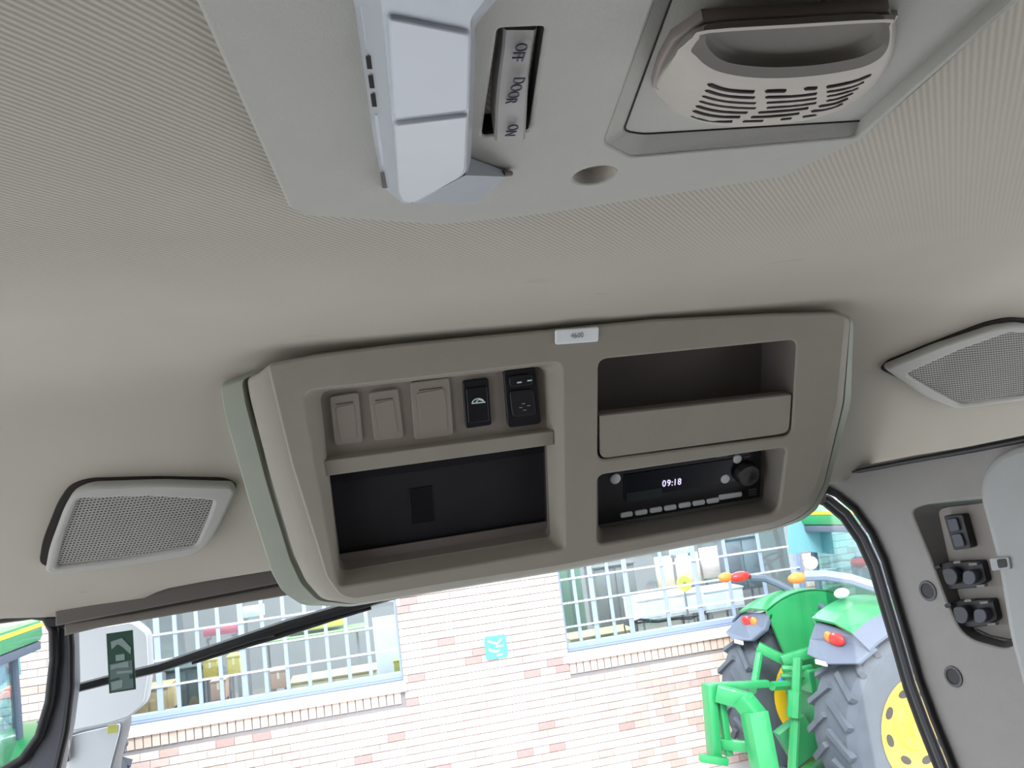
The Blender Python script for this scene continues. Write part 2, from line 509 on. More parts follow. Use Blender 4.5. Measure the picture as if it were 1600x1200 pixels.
# shop windows
def shop_window(name, w, thick, thin, label, bars_z):
    root = thing(name, frame=fw, kind='structure'); root['label'] = label
    x0, x1, z0 = w; z1 = WTOP
    plate('window_frame', [(x0, z0), (x1, z0), (x1, z1), (x0, z1)],
          [[(x0+0.025, z0+0.075), (x1-0.02, z0+0.075), (x1-0.02, z1-0.05), (x0+0.025, z1-0.05)]], -0.05, 0.08, 0.003, M_WFR, root)
    box('frame_bead', x0+0.01, x1-0.01, z0+0.03, z0+0.042, -0.055, -0.043, M_WFR, root)
    cols = sorted([(x, 0.055) for x in thick]+[(x, 0.038) for x in thin])
    for x, wd in cols:
        box('mullion', x-wd/2, x+wd/2, z0+0.07, z1-0.05, -0.095, -0.075, M_WMUL, root, 0.003)
    for zz in bars_z:
        box('glazing_bar', x0+0.02, x1-0.02, zz-0.008, zz+0.008, -0.073, -0.058, M_WBAR, root, 0.002)
    xs = [x0+0.02]+[c[0] for c in cols]+[x1-0.02]
    zs = [z0+0.07]+list(bars_z)+[z1-0.05]
    for a, b in zip(xs, xs[1:]):
        for c, d in zip(zs, zs[1:]):
            box('pane', a+0.002, b-0.002, c+0.002, d-0.002, -0.104, -0.100, G_SHOP, root)
    return root
def wx(px, py): return fw.p(px, py, -0.08)[0]
def wz(px, py): return fw.p(px, py, -0.065)[1]
t1 = [wx(248, 1050), wx(380, 1030)]
n1 = [wx(277, 1050), wx(311, 1040), wx(344, 1035), wx(413, 1020), wx(447, 1020), wx(480, 1010), wx(511, 1005), wx(542, 1000), wx(575, 1000)]
zb = [wz(545, 1026), wz(545, 987), wz(545, 948)]
shop_window('window_1', w1, t1, n1, 'long barred shop window left of the bare brick wall', zb + [zb[2]+0.27, zb[2]+0.54, zb[2]+0.81])
t2 = [wx(930, 960), wx(984, 950), wx(1089, 910), wx(1250, 900)]
n2 = [wx(903, 960), wx(957, 955), wx(1040, 930), wx(1140, 910), wx(1195, 910)]
zb2 = [wz(1000, 962), wz(1000, 925), wz(1000, 888)]
shop_window('window_2', w2, t2, n2, 'long barred shop window behind the parked tractor', zb2 + [zb2[2]+0.27, zb2[2]+0.54, zb2[2]+0.81])

# inside of the shop
box('floor', -4.5, 8.5, WY+0.30, WY+5, 0.60, 0.70, mat('shop_floor', (0.35, 0.33, 0.28), 0.5))['kind'] = 'structure'
box('wall_back', -4.5, 8.5, WY+4.6, WY+4.8, 0.70, 4.2, M_ROOM)['kind'] = 'structure'
box('ceiling_shop', -4.5, 8.5, WY+0.30, WY+5, 4.2, 4.3, M_ROOM)['kind'] = 'structure'
for i, x in enumerate((-1.3, 2.0, 4.6)):  # unseen area lamps added to brighten the shop interior
    ld = bpy.data.lights.new('shop_fill_light', 'AREA'); ld.shape = 'RECTANGLE'; ld.size = 2.4; ld.size_y = 0.5; ld.energy = 95
    lo = bpy.data.objects.new('shop_fill_light', ld); COL.objects.link(lo); lo.location = (x, WY+1.6, 4.05)
CM = {}
def cmat(c):
    if c not in CM: CM[c] = mat('item_colour_%d' % len(CM), c, 0.6, var=0.12, scale=12)
    return CM[c]
def shop_item(name, x0, y0, x1, y1, Y, dep, col, label, cat, parts=None, group=None, rest=False):
    """an item standing inside the shop, sized from its outline at distance Y"""
    f = FY(Y)
    a = f.p(x0, y1); b = f.p(x1, y0)
    xa, xb = min(a[0], b[0]), max(a[0], b[0]); za, zb_ = min(a[1], b[1]), max(a[1], b[1])
    root = thing(name, label, cat, loc=((xa+xb)/2, Y+dep/2, CAM_Z+za), group=group)
    w, h = xb-xa, zb_-za
    drop = CAM_Z+za-0.70
    if drop > 0.02 and not rest:
        lm = cmat((0.25, 0.25, 0.27))
        for lx in (-w*0.4, w*0.4):
            box('leg', lx-0.012, lx+0.012, -dep*0.4, -dep*0.4+0.02, -drop, 0.002, lm, root)
            box('leg', lx-0.012, lx+0.012, dep*0.4-0.02, dep*0.4, -drop, 0.002, lm, root)
    if parts == 'box':
        box('carton', -w/2, w/2, -dep/2, dep/2, 0, h, cmat(col), root, 0.01)
        box('lid_flap', -w/2-0.004, w/2+0.004, -dep/2-0.004, dep/2+0.004, h*0.88, h+0.004, cmat(tuple(k*0.8 for k in col)), root, 0.003)
        box('tape', -w*0.07, w*0.07, -dep/2-0.006, -dep/2, h*0.55, h*0.9, cmat((0.7, 0.66, 0.5)), root)
    elif parts == 'panel':
        box('board', -w/2, w/2, -dep/2, dep/2, 0, h, cmat(col), root, 0.008)
        box('foot', -w*0.42, -w*0.30, -dep, dep, -0.04, 0.0, cmat((0.2, 0.2, 0.22)), root)
        box('foot', w*0.30, w*0.42, -dep, dep, -0.04, 0.0, cmat((0.2, 0.2, 0.22)), root)
    elif parts == 'cabinet':
        box('body', -w/2, w/2, -dep/2, dep/2, 0, h, cmat(col), root, 0.01)
        box('top_board', -w/2-0.01, w/2+0.01, -dep/2-0.02, dep/2, h, h+0.02, cmat(tuple(k*0.8 for k in col)), root, 0.004)
        for s in (-1, 1):
            box('door', s*w/4-w/4+0.01, s*w/4+w/4-0.01, -dep/2-0.012, -dep/2, 0.03, h-0.02, cmat(tuple(min(1, k*1.1) for k in col)), root, 0.004)
    return root
shop_item('display_board', 590, 958, 636, 1056, WY+0.75, 0.04, (0.88, 0.90, 0.95), 'tall white display board at the right end of the left shop window', 'board', 'panel')
shop_item('cardboard_box', 617, 1030, 636, 1054, WY+0.5, 0.08, (0.36, 0.36, 0.06), 'small olive yellow box low in the left shop window beside the white board', 'box', 'box')
shop_item('cardboard_box', 318, 1030, 338, 1062, WY+0.95, 0.25, (0.55, 0.42, 0.10), 'upright yellow carton in the left shop window, the left one of a pair', 'box', 'box')
shop_item('cardboard_box', 356, 1024, 374, 1056, WY+0.95, 0.25, (0.60, 0.48, 0.10), 'upright yellow carton in the left shop window, the right one of a pair', 'box', 'box')
shop_item('cardboard_box', 330, 1062, 352, 1096, WY+0.55, 0.2, (0.50, 0.32, 0.24), 'brown carton low in the left shop window beneath the yellow pair', 'box', 'box')
shop_item('cardboard_box', 424, 1046, 446, 1078, WY+0.8, 0.25, (0.48, 0.30, 0.22), 'reddish brown carton at the bottom middle of the left shop window', 'box', 'box')
shop_item('banner', 318, 975, 372, 996, WY+1.7, 0.05, (0.55, 0.14, 0.20), 'faded red banner high in the left shop window above the wiper arm', 'banner', 'panel')
shop_item('display_board', 380, 944, 412, 966, WY+1.7, 0.05, (0.80, 0.90, 0.93), 'pale white board at the top of the left shop window', 'board', 'panel')
shop_item('shelving_cabinet', 395, 985, 575, 1008, WY+2.2, 0.4, (0.26, 0.42, 0.22), 'long green cabinet standing deep inside the left shop window', 'cabinet', 'cabinet')
shop_item('cardboard_box', 448, 962, 535, 990, WY+2.25, 0.30, (0.62, 0.60, 0.10), 'long yellow carton lying on the green cabinet behind the wiper', 'box', 'box', rest=True)
shop_item('low_counter', 455, 1048, 588, 1082, WY+0.9, 0.4, (0.48, 0.42, 0.24), 'low tan counter along the bottom right of the left shop window', 'counter', 'cabinet')
shop_item('low_counter', 205, 1075, 262, 1124, WY+0.9, 0.4, (0.50, 0.38, 0.20), 'brown counter end at the far left of the left shop window', 'counter', 'cabinet')
shop_item('dark_cabinet', 262, 1040, 325, 1110, WY+1.8, 0.5, (0.10, 0.13, 0.13), 'dark cabinet standing behind the left shop window bars', 'cabinet', 'cabinet')
shop_item('display_counter', 998, 926, 1092, 972, WY+1.1, 0.5, (0.92, 0.93, 0.95), 'large white display counter in the middle of the right shop window', 'counter', 'cabinet')
shop_item('display_counter', 1104, 918, 1160, 958, WY+1.1, 0.5, (0.88, 0.90, 0.93), 'smaller white counter in the right shop window beside the tractor', 'counter', 'cabinet')
shop_item('display_board', 1030, 862, 1090, 920, WY+2.4, 0.05, (0.80, 0.62, 0.52), 'peach coloured board behind the white counter in the right shop window', 'board', 'panel')
shop_item('display_board', 1100, 850, 1140, 905, WY+2.5, 0.05, (0.75, 0.62, 0.60), 'pinkish board deep inside the right shop window beside the bar', 'board', 'panel')
shop_item('display_board', 1048, 845, 1082, 868, WY+1.9, 0.05, (0.55, 0.85, 0.85), 'light turquoise board at the top of the right shop window', 'board', 'panel')
shop_item('dark_cabinet', 940, 880, 990, 985, WY+2.0, 0.5, (0.12, 0.13, 0.13), 'tall dark cabinet at the left of the right shop window', 'cabinet', 'cabinet')
shop_item('low_counter', 893, 985, 990, 1012, WY+0.9, 0.4, (0.42, 0.38, 0.18), 'low olive brown counter at the bottom left of the right shop window', 'counter', 'cabinet')
shop_item('dark_cabinet', 880, 880, 905, 990, WY+1.6, 0.3, (0.10, 0.20, 0.14), 'narrow green grey cabinet at the left edge of the right shop window', 'cabinet', 'cabinet')
shop_item('dark_cabinet', 1145, 838, 1180, 925, WY+2.0, 0.3, (0.16, 0.17, 0.20), 'tall dark cabinet behind the marker lamps in the right shop window', 'cabinet', 'cabinet')
# yellow disc on the counter, black cable bundle
f = FY(WY+1.0); a = f.p(1069, 912)
d = thing('yellow_disc', 'round yellow disc standing above the white counter in the right shop window', 'sign', loc=(a[0], WY+1.0, CAM_Z+a[1]))
bm = bmesh.new()
lathe('disc', [(-0.012, 0.09), (-0.008, 0.095), (0.008, 0.095), (0.012, 0.09)], None, bm=bm, n=28)
bmesh.ops.rotate(bm, verts=bm.verts, cent=(0, 0, 0), matrix=Matrix.Rotation(PI/2, 3, 'Z'))
from_bm('disc', bm, cmat((0.9, 0.78, 0.12)), d, 35)
bm = bmesh.new()
lathe('boss', [(-0.03, 0.02), (0.0, 0.025)], None, bm=bm, n=16)
bmesh.ops.rotate(bm, verts=bm.verts, cent=(0, 0, 0), matrix=Matrix.Rotation(PI/2, 3, 'Z'))
from_bm('boss', bm, cmat((0.4, 0.3, 0.05)), d, 35)
beam('stand', (0, 0.03, -0.02), (0, 0.03, -(CAM_Z+a[1]-0.70)), 0.02, 0.02, cmat((0.3, 0.3, 0.3)), d)
ledge_ = box('trim_4', w2[0]-0.1, w2[1]+0.1, WY+0.34, WY+0.56, CAM_Z+w2[2]-0.10, CAM_Z+w2[2]-0.05, M_ROOM); ledge_['kind'] = 'structure'
f = FY(WY+0.45)
pl = [(975, 976), (1000, 970), (1030, 972), (1055, 966), (1080, 965), (1104, 958)]
bm = bmesh.new()
for k in range(3):
    btube(bm, [(f.p(x, y)[0], WY+0.43+0.02*k, CAM_Z+f.p(x, y)[1]+random.uniform(-.02, .03)) for x, y in pl], 0.008, 6)
e0 = f.p(975, 976); e1 = f.p(1104, 958)
for e_ in (e0, e1):
    btube(bm, [(e_[0], WY+0.45, CAM_Z+e_[1]), (e_[0]+0.01, WY+0.45, CAM_Z+w2[2]-0.045)], 0.008, 6)
tag(from_bm('cable', bm, M_BLACK, None, 40), 'tangle of black cable along the bottom of the right shop window', 'cable')

# teal sign on the wall
fs = FY(WY)
q = fs.pts([(758, 996), (788, 993), (792, 1026), (762, 1029)], 0.01)
cx = sum(p[0] for p in q)/4; cz = sum(p[1] for p in q)/4
sg = thing('wall_sign', 'small teal square sign with white figure on the brick wall between the windows', 'sign', loc=(cx, WY-0.004, CAM_Z+cz))
sg.rotation_euler = (PI/2, 0, 0)
sw = 0.115
plate('sign_board', fillet([(-sw, -sw), (sw, -sw), (sw, sw), (-sw, sw)], 0.03), [], 0.012, 0.012, 0.002, M_SIGN, sg)
bm = bmesh.new()
btube(bm, [(-0.08, 0.07, 0.014), (-0.02, 0.045, 0.014), (0.01, 0.03, 0.014), (0.07, 0.075, 0.014)], 0.010, 6)
btube(bm, [(0.0, 0.005, 0.014), (0.08, 0.005, 0.014)], 0.010, 6)
btube(bm, [(-0.08, -0.01, 0.014), (-0.05, -0.03, 0.014), (-0.01, -0.045, 0.014), (0.03, -0.04, 0.014)], 0.012, 6)
btube(bm, [(0.0, -0.085, 0.014), (0.06, -0.08, 0.014)], 0.010, 6)
from_bm('sign_print', bm, M_SIGNW, sg, 40)

# ================================================================== STRUCTURE: the cab
# headliner: flat, then bending into a 45 degree slope that ends on the measured lower edge
edge_px = [(-120, 985), (0, 966), (150, 962), (208, 946), (232, 930), (253, 920), (322, 907), (421, 891), (600, 868), (900, 820), (1200, 775),
           (1286, 760), (1326, 748), (1334, 737), (1426, 720), (1600, 690), (1750, 662)]
edge = [F_SLOPE.p(x, y) for x, y in edge_px]
def edge_v(x):
    if x <= edge[0][0]: return edge[0][1]
    for a, b in zip(edge, edge[1:]):
        if x <= b[0]: return a[1]+(b[1]-a[1])*(x-a[0])/(b[0]-a[0])
    return edge[-1][1]
XS = [-0.75+0.0125*i for i in range(int(1.95/0.0125)+1)]
prof = [(-1.3, .16), (-1.0, .16), (-0.7, .16), (-0.4, .16), (-0.2, .16), (0, .16), (.1, .16), (.2, .16), (.3, .16), (.4, .16), (.46, .1598), (.52, .159), (.56, .1585), (.60, .157), (.64, .1545), (.675, .150), (.70, .144), (.722, .1345)]
bm = bmesh.new()
G = []
NS = 22
for x in XS:
    colv = [bm.verts.new((x, y, z)) for y, z in prof]
    ve = edge_v(x)
    for k in range(NS+1):
        v = -0.004 + (ve+0.004)*k/NS
        q = F_SLOPE.o - CAM + F_SLOPE.v*v
        colv.append(bm.verts.new((x, q.y, q.z)))
    q = F_SLOPE.o - CAM + F_SLOPE.v*ve                      # rolled lower lip
    colv.append(bm.verts.new((x, q.y+0.006, q.z-0.001)))
    colv.append(bm.verts.new((x, q.y+0.020, q.z+0.012)))
    G.append(colv)
cin = [(420, 585), (500, 925), (700, 905), (1020, 850), (1235, 800), (1300, 620), (1315, 505), (900, 525), (500, 566)]
def inside(p, poly):
    c = False; n = len(poly)
    for i in range(n):
        a, b = poly[i], poly[i-1]
        if (a[1] > p[1]) != (b[1] > p[1]) and p[0] < (b[0]-a[0])*(p[1]-a[1])/(b[1]-a[1])+a[0]: c = not c
    return c
for i in range(len(XS)-1):
    for j in range(len(G[0])-1):
        q = [G[i][j], G[i+1][j], G[i+1][j+1], G[i][j+1]]
        c = (q[0].co+q[2].co)/2 + CAM
        if c.y > 0.5:
            r = (c-CAM)                                      # project on the console face plane along the camera axis
            t = (F_CONS.o-CAM).dot(F_CONS.n)/r.dot(F_CONS.n)
            px, py, _ = proj(CAM+r*t)
            if inside((px, py), cin): continue
        bm.faces.new(q)
for v in [v for v in bm.verts if not v.link_faces]: bm.verts.remove(v)
liner = from_bm('ceiling', bm, M_LINER, None, 60)
liner.location = CAM
liner['kind'] = 'structure'; liner['label'] = 'beige ribbed cloth headliner of the cab'
# out of view: outer roof shell, floor, and full-height walls added to darken the cab
r_ = box('ceiling_outer_roof', -0.80, 1.25, -1.35, 1.0, CAM_Z+0.20, CAM_Z+0.26, M_CONS_D, None, 0.02); r_['kind'] = 'structure'
r_ = box('floor_cab', -0.75, 1.2, -1.3, 0.95, 1.28, 1.33, M_DARK); r_['kind'] = 'structure'
r_ = box('light_block_back', -0.75, 1.2, -1.33, -1.30, 1.33, 3.30, M_CONS_D); r_['kind'] = 'structure'
r_ = box('light_block_left', -0.78, -0.75, -1.3, 0.0, 1.33, 3.30, M_CONS_D); r_['kind'] = 'structure'
r_ = box('light_block_right', 1.17, 1.20, -1.3, 0.0, 1.33, 3.30, M_CONS_D); r_['kind'] = 'structure'

# header bar above the windscreen (two stepped rails)
tr = thing('trim_1', frame=FY(0.925), kind='structure'); tr['label'] = 'brown stepped header rail along the top of the windscreen'
f9 = FY(0.925)
def rail(name, up, lo, front, thick, m, bev=0.002):
    P_ = [f9.p(x, y, front) for x, y in up] + [f9.p(x, y, front) for x, y in lo[::-1]]
    return plate(name, P_, [], front, thick, bev, m, tr)
tube('rail_seam', [f9.P(x, y, 0.001) for x, y in [(100, 973), (205, 957), (437, 913), (900, 835), (1292, 769)]], 0.0022, M_DARKG, tr)
rail('upper_rail', [(86, 956), (421, 880), (900, 800), (1292, 742)], [(86, 979), (208, 956), (437, 912), (900, 834), (1292, 768)], 0.004, 0.018, M_HEAD)
rail('lower_rail', [(100, 970), (437, 908), (900, 830), (1292, 765)], [(100, 994), (150, 982), (440, 932), (900, 850), (1292, 784)], -0.004, 0.018, mat('header_brown_light', (0.17, 0.15, 0.125), 0.7))

# windscreen
ws = thing('window_3', frame=FY(0.96), kind='structure'); ws['label'] = 'windscreen glass of the cab'
f94 = FY(0.96)
x0 = f94.p(100, 1000)[0]; x1 = f94.p(1520, 1100)[0]
box('pane', x0, x1, -0.62, 0.02, -0.004, 0.0, G_WIN, ws)

# left pillar and door opening
f92 = FY(0.945)
pl_ = thing('trim_2', frame=f92, kind='structure'); pl_['label'] = 'narrow grey left windscreen pillar'
plate('pillar_cover', fillet(f92.pts([(84, 965), (110, 990), (112, 1074), (103, 1141), (88, 1215), (60, 1330), (-20, 1330), (40, 1200), (72, 1117), (86, 1004)]), 0.004), [], 0.0, 0.03, 0.004, mat('grey_pillar', (0.115, 0.125, 0.15), 0.5), pl_)
tube('pillar_seal', [f92.P(x, y, 0.003) for x, y in [(108, 972), (111, 1010), (111, 1074), (103, 1141), (86, 1215), (60, 1330)]], 0.0035, M_RUBBER, pl_)
tube('top_seal', [f92.P(x, y, 0.006) for x, y in [(78, 965), (120, 965), (165, 957), (208, 949)]], [0.011, 0.009, 0.004, 0.002], M_RUBBER, pl_)
dr = thing('door_1', frame=f92, kind='structure'); dr['label'] = 'left cab door with black sealed window frame'
seal = [(-160, 985), (-60, 972), (0, 966), (50, 960), (72, 964), (84, 985), (85, 1030), (78, 1095), (62, 1150), (36, 1186), (-5, 1212), (-60, 1235), (-160, 1260)]
tube('window_seal', [f92.P(x, y, 0.004) for x, y in seal], 0.0052, M_RUBBER, dr, n=10)
dpts = f92.pts(seal)
plate('pane', dpts, [], -0.004, 0.004, 0.0, G_WIN, dr)
plate('door_lower', [f92.p(-160, 1262), f92.p(-60, 1238), f92.p(-5, 1215), f92.p(36, 1190), f92.p(50, 1175), f92.p(30, 1330), f92.p(-160, 1380)], [], 0.0, 0.02, 0.003, mat('grey_door', (0.15, 0.16, 0.18), 0.5), dr)

# dark green sticker inside the windscreen
fst = FY(0.950)
sq = fst.pts([(171, 991), (206, 989), (209, 1074), (172, 1081)])
a, b = sq[0], sq[2]
sx0, sx1 = min(p[0] for p in sq)+.001, max(p[0] for p in sq)-.001
sz1 = (sq[0][1]+sq[1][1])/2; sz0 = (sq[2][1]+sq[3][1])/2
st = thing('windscreen_sticker', 'dark green printed sticker with pale figures on the windscreen beside the mirror', 'sticker', frame=fst)
plate('backing', [(sx0-.002, sz0-.002), (sx1+.002, sz0-.002), (sx1+.002, sz1+.002), (sx0-.002, sz1+.002)], [], 0.0, 0.0012, 0.0002, M_STK, st)
W_, H_ = sx1-sx0, sz1-sz0
def sp(u, v): return (sx0+u*W_, sz1-v*H_)
plate('lower_print', [sp(0, .52), sp(1, .5), sp(1, 1), sp(0, 1)], [], 0.0006, 0.0005, 0.0, M_STKG, st)
plate('white_box', [sp(.28, .37), sp(.68, .37), sp(.68, .48), sp(.28, .48)], [], 0.0006, 0.0005, 0.0, M_STK2, st)
plate('arm_drawing', [sp(.1, .12), sp(.6, .08), sp(.98, .28), sp(.95, .40), sp(.6, .24), sp(.4, .18), sp(.12, .26)], [], 0.0007, 0.0005, 0.0, M_STK2, st)
plate('pale_block', [sp(.05, .54), sp(.82, .51), sp(.84, .62), sp(.3, .60), sp(.05, .62)], [], 0.0010, 0.0005, 0.0, M_STK2, st)
plate('pale_block', [sp(.3, .66), sp(.98, .68), sp(.98, .72), sp(.3, .71)], [], 0.0010, 0.0005, 0.0, M_STK2, st)
plate('pale_block', [sp(.02, .84), sp(.55, .82), sp(.5, .96), sp(.05, .98)], [], 0.0010, 0.0005, 0.0, M_STK2, st)
plate('dark_block', [sp(.85, .75), sp(1, .75), sp(1, .83), sp(.85, .83)], [], 0.0010, 0.0005, 0.0, M_STK, st)
plate('dark_block', [sp(.0, .80), sp(.38, .78), sp(.38, .815), sp(.0, .83)], [], 0.0011, 0.0005, 0.0, M_STK, st)

# wiper outside the glass
fwp = FY(0.99)
wip = thing('windscreen_wiper', 'long black wiper arm slanting across the windscreen', 'wiper', frame=fwp)
tube('wiper_arm', [fwp.P(x, y) for x, y in [(86, 1084), (170, 1062), (250, 1043), (330, 1016), (450, 976), (540, 950), (620, 928), (700, 905)]],
     [0.0048, 0.0052, 0.0056, 0.0060, 0.0064, 0.0066, 0.0060, 0.005], M_BLACK, wip)
tube('wiper_blade', [fwp.P(x, y, -0.002) for x, y in [(300, 1036), (370, 1012), (440, 992), (520, 966), (580, 950)]], [0.002, 0.0035, 0.0035, 0.0035, 0.002], M_RUBBER, wip)
tube('link', [fwp.P(x, y, 0.003) for x, y in [(350, 1012), (400, 996), (428, 990)]], 0.0035, M_RUBBER, wip)

# exterior mirrors
fm = FY(1.16)
mi = thing('exterior_mirror', 'large pale rectangular exterior mirror beyond the left windscreen pillar', 'mirror', frame=fm)
up_ = [(112, 984), (166, 979), (206, 972), (230, 990), (233, 1046), (225, 1098), (202, 1118), (171, 1128), (112, 1140)]
plate('mirror_glass', fillet(fm.pts(up_), 0.006), [], 0.003, 0.004, 0.001, M_MIRR_SKY, mi)
big = [(104, 978), (166, 974), (208, 967), (236, 988), (239, 1048), (230, 1104), (204, 1124), (172, 1135), (104, 1149)]
plate('housing', fillet(fm.pts([(111, 983), (166, 978), (206, 971), (230, 990), (233, 1046), (226, 1100), (203, 1121), (172, 1132), (108, 1145)]), 0.008), [], 0.0, 0.03, 0.004, mat('mirror_shell_pale', (0.50, 0.53, 0.58), 0.5), mi)
fm = FY(1.20)
mj = thing('exterior_mirror', 'smaller pale wide-angle exterior mirror hanging below the large one', 'mirror', frame=fm)
plate('mirror_glass', fillet(fm.pts([(97, 1162), (108, 1151), (126, 1145), (166, 1136), (189, 1129), (187, 1144), (172, 1200), (166, 1270), (84, 1280)]), 0.005), [], 0.003, 0.004, 0.001, mat('mirror_sky_grey', (0.76, 0.78, 0.82), 0.4), mj)  # pale face colour carries the reflected sky
plate('housing', fillet(fm.pts([(93, 1160), (106, 1148), (126, 1141), (166, 1133), (191, 1127), (190, 1145), (175, 1200), (169, 1276), (78, 1286)]), 0.006), [], 0.0, 0.05, 0.005, mat('mirror_housing_grey', (0.16, 0.17, 0.19), 0.5), mj)
box('yellow_tab', fm.p(170, 1137)[0], fm.p(184, 1137)[0], fm.p(178, 1144)[1], fm.p(178, 1131)[1], 0.003, 0.005, cmat((0.6, 0.62, 0.15)), mj)
fm = FY(1.16)
tube('bracket', [fm.P(96, 1000, -0.03), fm.P(94, 1070, -0.03), fm.P(100, 1190, -0.03)], 0.008, M_BLACK, mi)

# right pillar trim
pr_ = thing('trim_3', frame=F_PIL, kind='structure'); pr_['label'] = 'broad grey right windscreen pillar trim'
ledge = [(1288, 762), (1312, 772), (1340, 795), (1366, 832), (1386, 875), (1402, 930), (1420, 990), (1440, 1060), (1462, 1120), (1490, 1190), (1530, 1300)]
rec = [(1424, 797), (1446, 789), (1500, 783), (1556, 778), (1576, 860), (1588, 950), (1594, 1002), (1572, 1014), (1520, 1000), (1500, 984), (1478, 935), (1455, 872)]
P_ = F_PIL
outl = P_.pts(ledge + [(1800, 1360), (1800, 650), (1600, 684), (1426, 712), (1334, 730), (1286, 752)])
plate('pillar_panel', outl, [fillet(P_.pts(rec), 0.008, 3)], 0.0, 0.02, 0.003, M_PIL, pr_)
rin = [(1466, 797), (1480, 792), (1510, 789), (1550, 784), (1570, 862), (1582, 950), (1588, 996), (1572, 1003), (1530, 990), (1515, 975), (1500, 935), (1482, 872)]
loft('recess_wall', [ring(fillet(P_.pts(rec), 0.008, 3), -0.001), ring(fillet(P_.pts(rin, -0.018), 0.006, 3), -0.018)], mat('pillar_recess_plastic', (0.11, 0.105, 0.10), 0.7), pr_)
plate('switch_panel', fillet(P_.pts(rin, -0.018), 0.006, 3), [], -0.0175, 0.004, 0.0005, mat('pillar_inset', (0.27, 0.245, 0.22), 0.6), pr_)
tube('panel_seam', [P_.P(x, y, -0.016) for x, y in [(1472, 792), (1515, 786), (1558, 779)]], 0.0012, M_BLACK, pr_)
tube('lower_seam', [P_.P(x, y, 0.0005) for x, y in [(1526, 984), (1548, 994), (1578, 1000), (1605, 997)]], 0.0012, M_BLACK, pr_)
# seals round the windscreen edge
tube('window_seal', [P_.P(x-4, y+1, 0.004) for x, y in [(1276, 752)]+ledge], 0.0042, M_RUBBER, pr_, n=10)
tube('seal_lip', [P_.P(x-16, y+8, -0.008) for x, y in ledge], 0.0050, mat('grey_seal', (0.045, 0.045, 0.055), 0.5), pr_, n=8)
tube('outer_seal', [P_.P(x-22, y+14, -0.012) for x, y in ledge], 0.0052, M_RUBBER, pr_, n=8)
tube('top_gap', [P_.P(x, y, 0.003) for x, y in [(1332, 738), (1344, 735), (1426, 719), (1520, 702), (1600, 686), (1700, 668)]], [0.001, 0.003, 0.0032, 0.0036, 0.0036, 0.0036], M_BLACK, pr_)
# bulged outer cover
cov = [(1530, 776), (1534, 740), (1552, 715), (1585, 698), (1640, 690), (1640, 780), (1665, 990), (1760, 1300), (1660, 1300), (1600, 1080), (1577, 996), (1558, 880)]
plate('pillar_cover', fillet(P_.pts(cov, 0.012), 0.012, 5), [], 0.014, 0.018, 0.007, M_PIL2, pr_)
plate('cover_clip', fillet(P_.pts([(1546, 872), (1577, 870), (1580, 889), (1550, 892)], 0.016), 0.002), [], 0.017, 0.004, 0.001, mat('clip_grey', (0.42, 0.43, 0.44), 0.5), pr_)
plate('clip_hole', fillet(P_.pts([(1557, 874), (1572, 873), (1574, 886), (1560, 888)], 0.0175), 0.002), [], 0.0176, 0.002, 0.0003, M_BLACK, pr_)
for x, y in ((1450, 923), (1490, 1057)):
    c = P_.p(x, y)
    ri = [(c[0]+0.0105*math.cos(t*PI/12), c[1]+0.0115*math.sin(t*PI/12)) for t in range(24)]
    plate('plug_rim', ri, [[(c[0]+(q[0]-c[0])*.72, c[1]+(q[1]-c[1])*.72) for q in ri]], 0.0015, 0.003, 0.0006, mat('plug_grey_%d' % x, (0.10, 0.10, 0.105), 0.5), pr_)
    plate('screw_plug', [(c[0]+(q[0]-c[0])*.7, c[1]+(q[1]-c[1])*.7) for q in ri], [], 0.0006, 0.003, 0.0004, M_BLACK, pr_)
